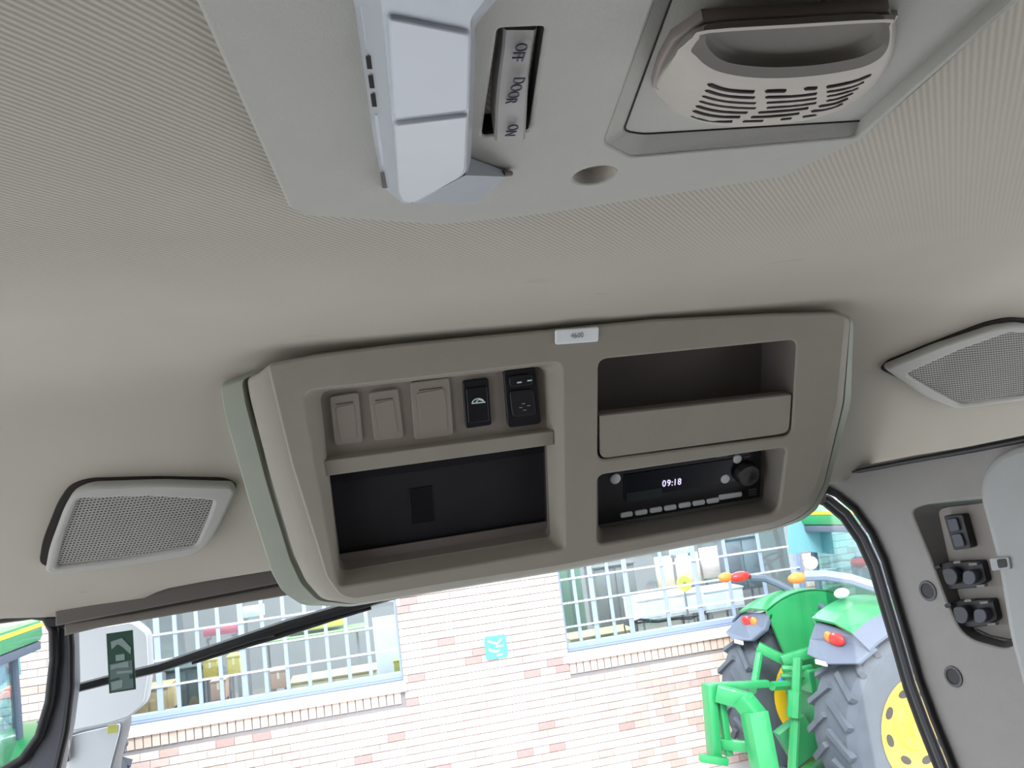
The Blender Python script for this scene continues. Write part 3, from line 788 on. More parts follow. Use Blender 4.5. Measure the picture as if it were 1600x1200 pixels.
# rocker switch pair in the pillar
def pil_plate(name, px, front, thick, m, parent, r=0.003, bev=0.001):
    return plate(name, fillet(P_.pts(px, front), r, 4), [], front, thick, bev, m, parent)
psw = thing('pillar_switch', 'black double rocker switch at the top of the right pillar panel', 'switch', frame=F_PIL)
pil_plate('bezel', [(1474, 806), (1504, 803), (1518, 856), (1490, 860)], -0.006, 0.012, M_BLACK, psw)
pil_plate('rocker', [(1478, 811), (1494, 809), (1500, 829), (1484, 832)], -0.003, 0.006, mat('rocker_grey', (0.06, 0.065, 0.085), 0.35), psw)
pil_plate('rocker', [(1485, 835), (1501, 833), (1508, 853), (1492, 856)], -0.003, 0.006, mat('rocker_grey2', (0.06, 0.065, 0.085), 0.35), psw)
def socket(dx, dy, label):
    t = thing('power_socket', label, 'socket', frame=F_PIL, group='capped power sockets in the right pillar')
    o_ = lambda L: [(x+dx, y+dy) for x, y in L]
    pil_plate('base', o_([(1464, 882), (1480, 878), (1534, 876), (1542, 908), (1528, 918), (1480, 922)]), -0.008, 0.014, M_BLACK, t)
    pil_plate('cap', o_([(1470, 889), (1488, 887), (1497, 900), (1492, 915), (1478, 914)]), 0.004, 0.012, mat('cap_grey_%d' % dx, (0.05, 0.055, 0.065), 0.45), t, 0.006)
    pil_plate('second_cap', o_([(1503, 892), (1520, 891), (1526, 904), (1520, 914), (1505, 914)]), 0.002, 0.012, mat('cap_greyb_%d' % dx, (0.07, 0.075, 0.10), 0.45), t, 0.006)
    tube('strap', [P_.P(x+dx, y+dy, 0.004) for x, y in [(1461, 887), (1470, 884)]], 0.0022, M_BLACK, t)
    m = mat('tab_grey_%d' % dx, (0.20, 0.20, 0.20), 0.5)
    pil_plate('tab', o_([(1489, 877), (1500, 876), (1501, 880), (1490, 881)]), -0.002, 0.006, m, t, 0.0006, 0.0003)
    pil_plate('tab', o_([(1513, 880), (1526, 879), (1527, 883), (1514, 884)]), -0.002, 0.006, m, t, 0.0006, 0.0003)
    pil_plate('tab', o_([(1525, 914), (1538, 913), (1539, 917), (1526, 918)]), -0.002, 0.006, m, t, 0.0006, 0.0003)
    return t
socket(0, 0, 'black capped power socket in the right pillar, upper of the two')
socket(17, 60, 'black capped power socket in the right pillar, lower of the two')

# ================================================================== TOP ROOF PANEL
FT = CZ(0.150)
tp = thing('roof_panel', 'pale grey plastic panel on the cab ceiling carrying lamp, switch and vent', 'panel', frame=FT)
T = FT
outer = T.pts([(288, -28), (305, 0), (452, 326), (482, 338), (690, 352), (850, 335), (1225, 277), (1346, 219), (1604, -8), (1640, -40)])
xr = [outer[0][0]-0.02, outer[-1][0]+0.03]
outer = outer + [(xr[1], 0.02), (xr[1], 0.16), (xr[0]+0.02, 0.16), (xr[0], -0.05)]
rec_o = T.pts([(1040, -40), (944, 224), (986, 246), (1340, 215), (1592, -5), (1630, -40)])
rec_i = T.pts([(1062, -40), (974, 203), (1004, 208), (1369, 186), (1574, 0), (1614, -36)], -0.007)
a_, b_ = rec_o[0], rec_o[-1]
rec_o = rec_o + [(b_[0]+0.01, b_[1]+0.05), (a_[0]+0.01, b_[1]+0.05)]
rec_i = rec_i + [(b_[0]+0.004, b_[1]+0.044), (a_[0]+0.016, b_[1]+0.044)]
rr = [0.004]*len(rec_o)
hole_rect = fillet(rec_o, rr, 3)
hole_sw = fillet(T.pts([(778, 46), (851, 43), (826, 206), (753, 214)]), 0.0022, 3)
hc = T.p(930, 275)
hcr = abs(T.p(965, 270)[0]-T.p(895, 280)[0])/2
hole_c = [(hc[0]+hcr*math.cos(t*PI/14), hc[1]+hcr*math.sin(t*PI/14)) for t in range(28)]
plate('panel_body', fillet(outer, 0.003, 3), [hole_rect, hole_sw, hole_c], 0.0, 0.011, 0.0016, M_PANEL, tp)
loft('recess_chamfer', [ring(hole_rect, -0.001), ring(fillet(rec_i, rr, 3), -0.007)], M_PANEL, tp, smooth=20)
plate('recess_floor', fillet(rec_i, rr, 3), [], -0.0068, 0.001, 0.0, M_PANEL, tp)
lp = fillet(rec_i, rr, 3)
tube('panel_seam', ring(lp+[lp[0]], -0.0065), 0.0004, M_DARKG, tp, n=5)
loft('round_hole', [ring(hole_c, -0.001), ring([(hc[0]+(q[0]-hc[0])*0.95, hc[1]+(q[1]-hc[1])*0.95) for q in hole_c], -0.008)], M_VENT, tp)
plate('hole_bottom', hole_c, [], -0.008, 0.001, 0.0, M_VENT, tp)
loft('switch_well', [ring(hole_sw, -0.001), ring(hole_sw, -0.016)], M_DARKG, tp, cap1=True)

# rocker
rk = thing('dome_rocker_switch', 'long rocker switch marked OFF DOOR ON in the pale roof panel', 'switch', frame=FT)
segs = [((787, 47), (839, 47), -0.0030), ((785, 76), (833, 76), -0.0015), ((779, 121), (826, 121), 0.0005), ((775, 165), (824, 163), 0.0025), ((773, 221), (821, 219), 0.0050)]
bm = bmesh.new(); rows = []
for a, b, d_ in segs:
    pa, pb = T.P(*a, d_), T.P(*b, d_)
    w = (pb[0]-pa[0])
    rows.append([bm.verts.new((pa[0]-.0002, pa[1], -0.015)), bm.verts.new((pa[0], pa[1], d_-0.0008)), bm.verts.new((pa[0]+w*0.08, pa[1], d_)),
                 bm.verts.new((pb[0]-w*0.08, pb[1], d_)), bm.verts.new((pb[0], pb[1], d_-0.0008)), bm.verts.new((pb[0]+.0002, pb[1], -0.015))])
for a, b in zip(rows, rows[1:]):
    for i in range(5): bm.faces.new((a[i], a[i+1], b[i+1], b[i]))
bm.faces.new(rows[0]); bm.faces.new(rows[-1])
from_bm('rocker', bm, M_ROCK, rk)
tw = abs(T.p(805, 130)[0]-T.p(785, 130)[0])
for s, x, y, d_ in (('OFF', 811, 82, -0.0010), ('DOOR', 804, 142, 0.0020), ('ON', 799, 204, 0.0046)):
    c = T.p(x, y, d_+0.0010)
    text('letters', s, 0.0062, M_INK, rk, (c[0], c[1], d_+0.0010), -PI/2, 0.0002, sx=1.0)

# dome lamp
dl = thing('dome_lamp', 'silver and milky white interior lamp on the pale roof panel', 'lamp', frame=FT)
DH = 0.014
face = [(583, -70), (594, 0), (607, 138), (612, 190), (616, 220), (621, 306), (632, 318), (650, 318), (722, 278), (729, 268), (733, 179), (737, 60), (735, 28), (757, 0), (815, -70)]
basep = [(540, -70), (553, 0), (573, 138), (580, 190), (585, 220), (598, 285), (612, 297), (645, 300), (722, 262), (734, 258), (738, 179), (742, 60), (740, 32), (763, 4), (822, -66)]
fo = T.pts(face, DH); ba = T.pts(basep, 0.0)
rr2 = 0.003
A_ = fillet(ba, rr2, 3); B_ = fillet(fo, rr2, 3)
mid = [(a[0]*0.25+b[0]*0.75, a[1]*0.25+b[1]*0.75) for a, b in zip(A_, B_)]
inn = [(b[0]*0.985+0.015*sum(p[0] for p in fo)/len(fo), b[1]*0.99+0.01*sum(p[1] for p in fo)/len(fo)) for b in B_]
loft('lamp_housing', [ring(A_, -0.002), ring(A_, 0.002), ring(mid, DH*0.85), ring(B_, DH-0.0006), ring(inn, DH)], M_SILV, dl, cap0=True, cap1=True, smooth=30)
plate('lens', fillet(T.pts([(606, 26), (735, 52), (732, 170), (615, 184)], DH+.001), 0.002, 3), [], DH+0.0016, 0.004, 0.0008, M_LENS, dl)
plate('lens', fillet(T.pts([(616, 194), (731, 180), (727, 262), (720, 275), (648, 315), (630, 314), (623, 300)], DH+.001), 0.002, 3), [], DH+0.0016, 0.004, 0.0008, mat('milky_lens_lower', (0.58, 0.60, 0.64), 0.3), dl)
bm = bmesh.new()
pts_ = [T.P(733, 246, 0.001), T.P(797, 270, 0.001), T.P(746, 317, 0.007), T.P(642, 318, 0.0135), T.P(727, 274, 0.0145), T.P(789, 276, 0.005),
        (*T.p(722, 262), -0.001), (*T.p(800, 262), -0.001), (*T.p(748, 305), -0.001), (*T.p(650, 305), -0.001)]
v = [bm.verts.new(p) for p in pts_]
for f_ in ((0, 1, 5, 4), (4, 5, 2, 3), (1, 2, 5), (0, 6, 7, 1), (1, 7, 8, 2), (2, 8, 9, 3), (3, 9, 6, 0), (0, 4, 3), (6, 9, 8, 7)):
    bm.faces.new([v[i] for i in f_])
from_bm('wing', bm, M_SILV, dl)
tube('wing_tip', [T.P(786, 271, 0.003), T.P(799, 271, 0.002)], [0.0015, 0.0012], M_HEAD, dl)
def side_box(name, x0, y0, x1, y1, d0, d1, m):
    pa = T.p(x0, y0, d1); pb = T.p(x1, y1, d1)
    c = [(x0, y0), (x1, y0), (x1+(y1-y0)*0.14, y1), (x0+(y1-y0)*0.14, y1)]
    return loft(name, [ring(T.pts(c, d0), d0), ring(T.pts(c, d1), d1)], m, dl, cap0=True, cap1=True, smooth=None)
for y_ in (88, 118, 147):
    side_box('terminal_slot', 571+(y_-88)*0.13, y_, 585+(y_-88)*0.13, y_+20, 0.001, 0.0072, M_DARKG)
side_box('side_strip', 585, 180, 595, 258, 0.001, 0.0068, M_LENS)
side_box('side_strip', 563, 10, 574, 80, 0.001, 0.0055, M_LENS)
side_box('end_clip', 594, 270, 609, 294, 0.000, 0.0062, M_HEAD)

# ventilation housing
FV = CZ(0.157)
vh = thing('air_vent', 'beige half-dome vent housing with rows of slots on the pale roof panel', 'vent', frame=FV)
VH = 0.019
base_ = [(1100, 30), (1240, 23), (1389, 15), (1397, 26), (1398, 50), (1392, 80), (1376, 112), (1352, 140), (1318, 164), (1270, 181), (1215, 190), (1145, 194), (1095, 187), (1055, 172), (1030, 148), (1020, 132), (1035, 95), (1055, 62)]
rim_ = [(1104, 48), (1240, 39), (1383, 31), (1393, 38), (1393, 62), (1388, 84), (1376, 101), (1352, 113), (1318, 121), (1270, 128), (1215, 132), (1160, 130), (1112, 120), (1085, 106), (1068, 90), (1058, 82), (1068, 72), (1082, 60)]
ins_ = [(1112, 54), (1240, 46), (1374, 38), (1384, 44), (1386, 60), (1380, 72), (1366, 82), (1344, 92), (1312, 99), (1270, 105), (1215, 108), (1172, 106), (1140, 101), (1122, 93), (1112, 84), (1106, 76), (1103, 68), (1104, 60)]
b0 = FV.pts(base_); b1 = FV.pts(rim_, VH); b2 = FV.pts(ins_, VH-0.0005)
def mixr(a, b, t): return [(p[0]*(1-t)+q[0]*t, p[1]*(1-t)+q[1]*t) for p, q in zip(a, b)]
def shrink(a, t):
    cx_, cy2 = sum(p[0] for p in a)/len(a), sum(p[1] for p in a)/len(a)
    return [(p[0]*(1-t)+cx_*t, p[1]*(1-t)+cy2*t) for p in a]
def csub(pts, k=3):
    out = []; n = len(pts)
    for i in range(n):
        p0, p1, p2, p3 = [Vector(pts[(i+j) % n]) for j in (-1, 0, 1, 2)]
        for s in range(k):
            t = s/k
            q = 0.5*((2*p1)+(-p0+p2)*t+(2*p0-5*p1+4*p2-p3)*t*t+(-p0+3*p1-3*p2+p3)*t**3)
            out.append((q.x, q.y))
    return out
R_ = [ring(csub(b0), -0.001), ring(csub(mixr(b0, b1, 0.05)), 0.003)]
for t_, z_ in ((0.35, 0.0072), (0.7, 0.0139), (0.93, 0.0180), (1.0, 0.0188)):
    R_.append(ring(csub(mixr(b0, b1, t_)), z_))
R_ += [ring(csub(shrink(mixr(b1, b2, 0.45), 0.0)), VH), ring(csub(b2), VH-0.0012), ring(csub(shrink(b2, 0.02)), VH-0.004), ring(csub(shrink(b2, 0.10)), VH-0.0055)]
loft('vent_body', R_[:7], M_VENT, vh, smooth=50)
loft('scoop', R_[6:], mat('vent_scoop_shaded', (0.12, 0.11, 0.092), 0.6), vh, cap1=True, smooth=50)  # scoop colour darkened for the shade on its side away from the windscreen
# flange strip along the rear
plate('flange', FV.pts([(1098, 30), (1390, 13), (1394, 27), (1240, 35), (1106, 44), (1068, 68), (1044, 102), (1030, 142), (1019, 136), (1030, 98), (1050, 62)], 0.004), [], 0.0045, 0.005, 0.001, mat('vent_flange_brown', (0.30, 0.26, 0.24), 0.6), vh)
def vent_d(px, py):
    """height of the housing surface at a pixel, by bisection along the view ray"""
    lo_, hi_ = 0.0, VH
    yb = None
    # lower edge of base and rim by x
    def yat(pl, x):
        best = None
        n = len(pl)
        for i in range(n):
            a, b = pl[i], pl[(i+1) % n]
            if (a[0]-x)*(b[0]-x) <= 0 and a[0] != b[0]:
                y = a[1]+(b[1]-a[1])*(x-a[0])/(b[0]-a[0])
                best = y if best is None else max(best, y)
        return best
    yt = yat(rim_, min(max(px, 1062), 1392)); yb = yat(base_, min(max(px, 1024), 1396))
    t = min(max((yb-py)/max(yb-yt, 1), 0), 1)
    tab = [(0, -0.001), (0.05, 0.003), (0.35, 0.0072), (0.7, 0.0139), (0.93, 0.0180), (1.0, 0.0188)]
    for (a, za), (b, zb__) in zip(tab, tab[1:]):
        if t <= b: return za+(zb__-za)*(t-a)/(b-a)
    return VH
def c3(x, y): return (1000+x/3.81, y/3.81)
slots = []
for s, e in zip([(415,497),(397,530),(378,562),(360,593),(342,624),(322,653),(307,680)], [(675,540),(678,573),(685,605),(685,635),(635,663),(592,690),(548,716)]):
    slots.append([s, ((s[0]+e[0])/2-20, (s[1]+e[1])/2+11), e])
slots += [[(750,537),(862,535)], [(985,522),(1045,520)], [(752,570),(900,566),(1048,550)], [(757,602),(900,594),(1045,578)], [(757,632),(900,623),(1045,605)],
          [(708,662),(850,653),(998,637)], [(665,690),(805,684),(945,668)], [(615,715),(728,712)], [(840,703),(898,697)],
          [(1115,510),(1250,483),(1365,440)], [(1118,537),(1230,517),(1325,480)], [(1118,563),(1210,545),(1295,515)], [(1115,590),(1190,575),(1265,545)],
          [(1070,625),(1160,608),(1235,578)], [(1025,655),(1120,640),(1200,610)], [(970,687),(1080,670),(1160,648)]]
for sl in slots:
    P3 = []
    if len(sl) == 2: sl = [sl[0], ((sl[0][0]+sl[1][0])/2, (sl[0][1]+sl[1][1])/2), sl[1]]
    for k in range(9):
        t = k/8
        cxp = 2*sl[1][0]-0.5*(sl[0][0]+sl[2][0]); cyp = 2*sl[1][1]-0.5*(sl[0][1]+sl[2][1])
        P3.append((sl[0][0]*(1-t)**2+2*cxp*t*(1-t)+sl[2][0]*t*t, sl[0][1]*(1-t)**2+2*cyp*t*(1-t)+sl[2][1]*t*t))
    L = []
    for q in P3:
        x, y = c3(*q); d_ = vent_d(x, y)
        L.append(FV.P(x, y, d_+0.0011))
    tube('vent_slot', L, 0.0011, M_DARKG, vh, n=6)

# ================================================================== OVERHEAD CONSOLE
K = F_CONS
co = thing('overhead_console', 'taupe plastic overhead console with pockets and switches above the windscreen', 'console', frame=K)
facepx = [(417, 570), (424, 600), (455, 727), (497, 860), (509, 902), (530, 931), (552, 938), (700, 913), (872, 886), (1023, 856), (1207, 819), (1243, 803), (1262, 787), (1280, 755), (1310, 629), (1323, 497), (1302, 489), (1207, 491), (1023, 500), (900, 512), (622, 539), (497, 555)]
ring1 = [(386, 590), (391, 622), (423, 745), (460, 868), (478, 908), (503, 936), (548, 943), (700, 918), (872, 890), (1023, 860), (1210, 824), (1248, 808), (1269, 791), (1286, 757), (1316, 629), (1327, 497), (1305, 485), (1207, 487), (1023, 496), (900, 508), (622, 535), (495, 551)]
ring2 = [(343, 603), (352, 655), (388, 782), (424, 896), (441, 926), (470, 944), (548, 946), (700, 920), (872, 892), (1023, 862), (1211, 826), (1252, 812), (1274, 796), (1293, 760), (1328, 629), (1332, 500), (1308, 480), (1207, 484), (1023, 492), (900, 504), (622, 532), (440, 560)]
hb = [(474, 612), (878, 566), (882, 858), (528, 918)]
hu = [(935, 562), (1246, 531), (1237, 681), (934, 720)]
hr = [(933, 743), (1230, 699), (1217, 802), (933, 853)]
H1 = fillet(K.pts(hb), [0.010, 0.010, 0.006, 0.008], 4)
H2 = fillet(K.pts(hu), 0.009, 4)
H3 = fillet(K.pts(hr), [0.009, 0.008, 0.012, 0.009], 4)
fo = fillet(K.pts(facepx), 0.006, 3)
plate('face', fo, [H1, H2, H3], 0.0, 0.006, 0.0022, M_CONS, co)
r1 = fillet(K.pts(ring1, -0.020), 0.006, 3); r2 = fillet(K.pts(ring2, -0.034), 0.006, 3)
midr = [(a[0]*0.45+b[0]*0.55, a[1]*0.45+b[1]*0.55) for a, b in zip(fo, r1)]
loft('side_skirt', [ring(fo, -0.003), ring(midr, -0.0075), ring(r1, -0.020), ring([(a[0], a[1]) for a in shrink(r1, 0.012)], -0.045)], M_CONS, co, smooth=40)
r1b = fillet(K.pts(ring1, -0.026), 0.006, 3)
loft('rear_housing', [ring(mixr(r1b, r2, 0.10), -0.050), ring(mixr(r1b, r2, 0.13), -0.029), ring(mixr(r1b, r2, 0.20), -0.0265), ring(mixr(r1b, r2, 0.92), -0.031), ring(r2, -0.036), ring([(a[0], a[1]-0.0) for a in r2], -0.085)], mat('housing_green_bounce', (0.31, 0.34, 0.275), 0.5, bump=0.2, bscale=1500), co, smooth=40)  # plastic tinted green for light bounced off the neighbouring tractor

# big left recess
D1 = -0.022
hb_i = [(500, 612), (849, 573), (860, 840), (531, 893)]
pb = K.pts(hb_i, D1)
loft('recess_wall', [ring(H1, -0.002), ring(fillet(pb, [0.010, 0.010, 0.006, 0.008], 4), D1)], M_CONS, co)
# the switch plate (upper part) and the open pocket (lower part)
sp_ = K.pts([(498, 600), (849, 560), (860, 690), (506, 735)], D1)
plate('switch_plate', sp_, [], D1+0.0005, 0.003, 0.0, M_CONS_IN, co)
D2 = -0.075
pk_f = K.pts([(513, 738), (857, 692), (861, 838), (532, 892)], D1)
fp = fillet(pk_f, [0.003, 0.003, 0.005, 0.006], 3)
pk_b = [(p[0]*0.97+0.03*pk_f[0][0], p[1]) for p in pk_f]
fb = fillet([(pk_f[0][0]+.002, pk_f[0][1]), (pk_f[1][0]-.004, pk_f[1][1]), (pk_f[2][0]-.004, pk_f[2][1]+.004), (pk_f[3][0]+.002, pk_f[3][1]+.004)], [0.003, 0.003, 0.005, 0.006], 3)
lipd = -0.034
plate('recess_floor', K.pts([(497, 700), (863, 655), (868, 850), (528, 902)], D1), [fp], D1, 0.002, 0.0, M_CONS, co)
fl = mixr(fp, fb, 0.2)
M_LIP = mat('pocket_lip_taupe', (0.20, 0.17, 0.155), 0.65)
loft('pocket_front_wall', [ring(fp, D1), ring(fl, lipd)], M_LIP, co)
plate('pocket_lip', K.pts([(524, 868), (862, 814), (864, 846), (528, 900)], lipd), [], lipd, 0.002, 0.0004, M_LIP, co)
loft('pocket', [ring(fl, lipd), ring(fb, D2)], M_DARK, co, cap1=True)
plate('pocket_lining', K.pts([(505, 738), (870, 695), (870, 825), (515, 885)], lipd-0.006), [], lipd-0.006, 0.002, 0.0, mat('pocket_lining_plastic', (0.018, 0.016, 0.020), 0.5, var=0.3, scale=25), co)
plate('lining_step', K.pts([(512, 720), (859, 680), (857, 706), (516, 757)], lipd-0.0035), [], lipd-0.0035, 0.003, 0.0005, M_BLACK, co)
plate('blank_socket', fillet(K.pts([(638, 765), (676, 759), (680, 814), (643, 819)], lipd-0.005), 0.002), [], lipd-0.005, 0.002, 0.0004, mat('socket_black', (0.006, 0.006, 0.008), 0.4), co)
# shelf bar between switches and pocket
plate('shelf_bar', fillet(K.pts([(494, 722), (866, 673), (866, 695), (497, 746)], D1+0.010), 0.001, 2), [], D1+0.010, 0.014, 0.001, M_CONS, co)
# white label clip
wl = plate('label_plate', fillet(K.pts([(868, 516), (936, 511), (935, 534), (868, 539)], 0.003), 0.0022), [], 0.003, 0.003, 0.001, M_WHITE, co)
wl['label'] = 'small white label plate with grey print on the console top edge'
c = K.p(902, 524.5, 0.0034); ang = 0.0
text('label_print', '4600', 0.0072, M_GREYTX, wl, (c[0], c[1], 0.0032), 0, 0.0002, sx=0.85)

# blank covers and switches as parts of the console
def cplate(name, px, front, thick, m, parent, r=0.003, bev=0.0008):
    return plate(name, fillet(K.pts(px, front), r, 4), [], front, thick, bev, m, parent)
def blank(px, lab):
    xs = [p[0] for p in px]
    o = cplate('blank_cover', px, D1+0.004, 0.004, M_CONS_IN, co, 0.0035, 0.001)
    o['label'] = lab
    q = [(px[0][0]*0.78+px[1][0]*0.22, px[0][1]*0.78+px[1][1]*0.22+14), (px[1][0]*0.82+px[0][0]*0.18, px[1][1]*0.82+px[0][1]*0.18+14)]
    loft_ = tube('notch', [K.P(*q[0], D1+0.0042), K.P(*q[1], D1+0.0042)], 0.0006, M_CONS_D, o, n=6)
    ins = [(px[0][0]+9, px[0][1]+17), (px[1][0]-7, px[1][1]+17), (px[2][0]-9, px[2][1]-8), (px[3][0]+9, px[3][1]-8)]
    cplate('raised_pad', ins, D1+0.0046, 0.001, M_CONS_IN, o, 0.0025, 0.0004)
blank([(515, 620), (560, 613), (567, 691), (523, 697)], 'narrow taupe blank switch cover, leftmost in the row')
blank([(576, 614), (622, 607), (631, 684), (585, 690)], 'narrow taupe blank switch cover, second from the left')
blank([(641, 598), (702, 590), (709, 680), (648, 688)], 'wide taupe blank switch cover in the middle of the row')
sw1 = cplate('rocker_switch', [(723, 597), (764, 592), (769, 664), (728, 670)], D1+0.005, 0.007, M_BLACK, co)
sw1['label'] = 'black rocker switch with a white work lamp symbol'
cplate('rocker', [(728, 608), (761, 604), (765, 658), (732, 662)], D1+0.0065, 0.004, mat('rocker_black', (0.014, 0.014, 0.018), 0.35), sw1, 0.002)
c0 = K.p(747, 628, D1+0.007)
def sym(pts, r_, parent, z_, m=M_ICON):
    bm = bmesh.new()
    btube(bm, [(p[0], p[1], z_) for p in pts], r_, 6)
    return from_bm('symbol', bm, m, parent, 40)
arc = [(c0[0]-0.0055*math.cos(t*PI/10), c0[1]+0.0042*math.sin(t*PI/10)-0.001) for t in range(11)]
sym(arc, 0.0005, sw1, D1+0.0067)
sym([(c0[0]-0.006, c0[1]-0.001), (c0[0]+0.007, c0[1]-0.001)], 0.0006, sw1, D1+0.0067)
sym([(c0[0]-0.002, c0[1]), (c0[0]+0.001, c0[1]+0.0022), (c0[0]+0.005, c0[1]+0.0006)], 0.0005, sw1, D1+0.0067)
sw2 = cplate('mirror_switch', [(787, 580), (838, 574), (846, 662), (794, 669)], D1+0.006, 0.008, M_BLACK, co, 0.004)
sw2['label'] = 'larger black switch with an arrow pad at the right end of the row'
cplate('selector', [(795, 589), (832, 585), (833, 601), (797, 605)], D1+0.0085, 0.004, mat('selector_black', (0.016, 0.016, 0.022), 0.35), sw2, 0.003)
cplate('arrow_pad', [(796, 612), (833, 608), (838, 648), (801, 652)], D1+0.0080, 0.004, mat('pad_black', (0.018, 0.018, 0.020), 0.4), sw2, 0.004)
for a, b in (((808, 598), (815, 597)), ((824, 595), (831, 594))):
    sym([K.p(*a, D1+0.0088), K.p(*b, D1+0.0088)], 0.0007, sw2, D1+0.0088)
for x, y in ((818, 631), (814, 637), (826, 634), (820, 641)):
    sym([K.p(x-2.5, y, D1+0.0083), K.p(x+2.5, y-0.5, D1+0.0083)], 0.0004, sw2, D1+0.0083, mat('arrow_print_%d' % (x+y), (0.35, 0.38, 0.38), 0.5))

# upper right slot with its lip
D3 = -0.050
slot_o = H2
so = K.pts(hu)
wbt = fillet([(so[0][0]+.003, so[0][1]-.002), (so[1][0]-.010, so[1][1]-.002), (so[2][0]-.008, so[2][1]+.004), (so[3][0]+.003, so[3][1]+.004)], 0.009, 4)
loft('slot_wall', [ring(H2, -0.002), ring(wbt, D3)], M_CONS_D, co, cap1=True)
plate('bin_lip', fillet(K.pts([(937, 650), (1237, 617), (1233, 676), (1210, 680), (938, 717)], -0.001), [0.001, 0.001, 0.008, 0.002, 0.008], 4), [], -0.001, 0.006, 0.0009, M_CONS, co)
plate('bin_lip_top', K.pts([(935, 646), (1238, 613), (1238, 622), (935, 655)], -0.006), [], -0.005, 0.008, 0.0005, M_CONS_D, co)
# radio bay
D4 = -0.036
ro = K.pts([(934, 735), (1196, 697), (1191, 781), (935, 825)], D4)
rbk = fillet(ro, [0.009, 0.008, 0.006, 0.006], 4)
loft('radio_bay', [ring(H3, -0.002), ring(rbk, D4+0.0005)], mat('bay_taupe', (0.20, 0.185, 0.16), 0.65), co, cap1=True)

# radio
ra = thing('car_radio', 'black car radio with lit clock display in the lower right console bay', 'radio', frame=K)
def rplate(name, px, front, thick, m, parent=ra, r=0.001, bev=0.0004):
    return plate(name, fillet(K.pts(px, front), r, 4), [], front, thick, bev, m, parent)
rplate('front', [(930, 742), (1190, 703), (1188, 777), (932, 822)], D4+0.004, 0.0033, M_BLACK, r=0.002)
rplate('trim_line', [(934, 821), (1190, 777), (1190, 780), (934, 824)], D4+0.0045, 0.003, mat('radio_trim', (0.10, 0.10, 0.10), 0.4))
rplate('display', [(975, 742), (1150, 716), (1152, 752), (975, 780)], D4+0.005, 0.002, mat('display_black', (0.010, 0.012, 0.018), 0.18))
rplate('display_band', [(978, 771), (1035, 762), (1036, 777), (979, 785)], D4+0.0056, 0.001, M_LCD)
c = K.p(1050, 754.5, D4+0.006)
for i_, (ch, off_) in enumerate((('0', -0.0088), ('9', -0.0035), (':', 0.0003), ('1', 0.0035), ('8', 0.0085))):
    text('digit', ch, 0.0105, M_DIGIT, ra, (c[0]+off_, c[1], D4+0.0060), 0, 0.0002, sx=0.85)
def knob(name, px, py, r_, h, m, dimple=False):
    c = K.p(px, py, D4+0.004+h)
    bm = bmesh.new()
    pr = [(0, r_), (h*0.7, r_*0.97), (h, r_*0.85), (h+0.0003, r_*0.4)]
    if dimple: pr = [(0, r_), (h*0.8, r_*0.95), (h, r_*0.85), (h, r_*0.5), (h-0.001, r_*0.3)]
    lathe(name, pr, m, None, 24, 'Z', (c[0], c[1], D4+0.004), bm=bm)
    return from_bm(name, bm, m, ra, 35)
knob('round_button', 962, 749, 0.0058, 0.002, M_BTN)
knob('round_button', 1134, 749, 0.0054, 0.002, M_BTN)
knob('round_button', 1153, 718, 0.0050, 0.002, M_BTN)
knob('volume_knob', 1171, 744, 0.0135, 0.010, mat('knob_black', (0.014, 0.013, 0.014), 0.4), True)
bx_ = [(970, 803), (993, 799.5), (1016, 795.5), (1038.5, 792), (1061, 788), (1083, 784.5), (1105, 781)]
for x, y in bx_:
    rplate('preset_button', [(x, y), (x+19, y-3), (x+19, y+4), (x, y+7)], D4+0.0062, 0.003, M_BTN, r=0.0022, bev=0.0008)
rplate('wide_button', [(1124, 774.5), (1160, 769), (1160, 776), (1124, 782)], D4+0.0062, 0.003, M_BTN, r=0.0022, bev=0.0008)
for k in range(3):
    rplate('small_mark', [(1170, 765+k*4), (1182, 763+k*4), (1182, 765+k*4), (1170, 767+k*4)], D4+0.0048, 0.001, M_BTND, r=0.0003, bev=0.0001)
rplate('slot_mark', [(1119, 711.5), (1138, 708.5), (1138, 713), (1119, 716)], D4+0.0050, 0.002, M_BTND)
rplate('small_mark', [(1162, 713), (1172, 711), (1172, 714), (1162, 716)], D4+0.0048, 0.001, mat('dim_red', (0.12, 0.04, 0.04), 0.5), r=0.0003, bev=0.0001)
rplate('upper_trim', [(975, 730), (1120, 709), (1120, 716), (975, 738)], D4+0.0048, 0.001, mat('radio_gloss', (0.025, 0.028, 0.032), 0.2))

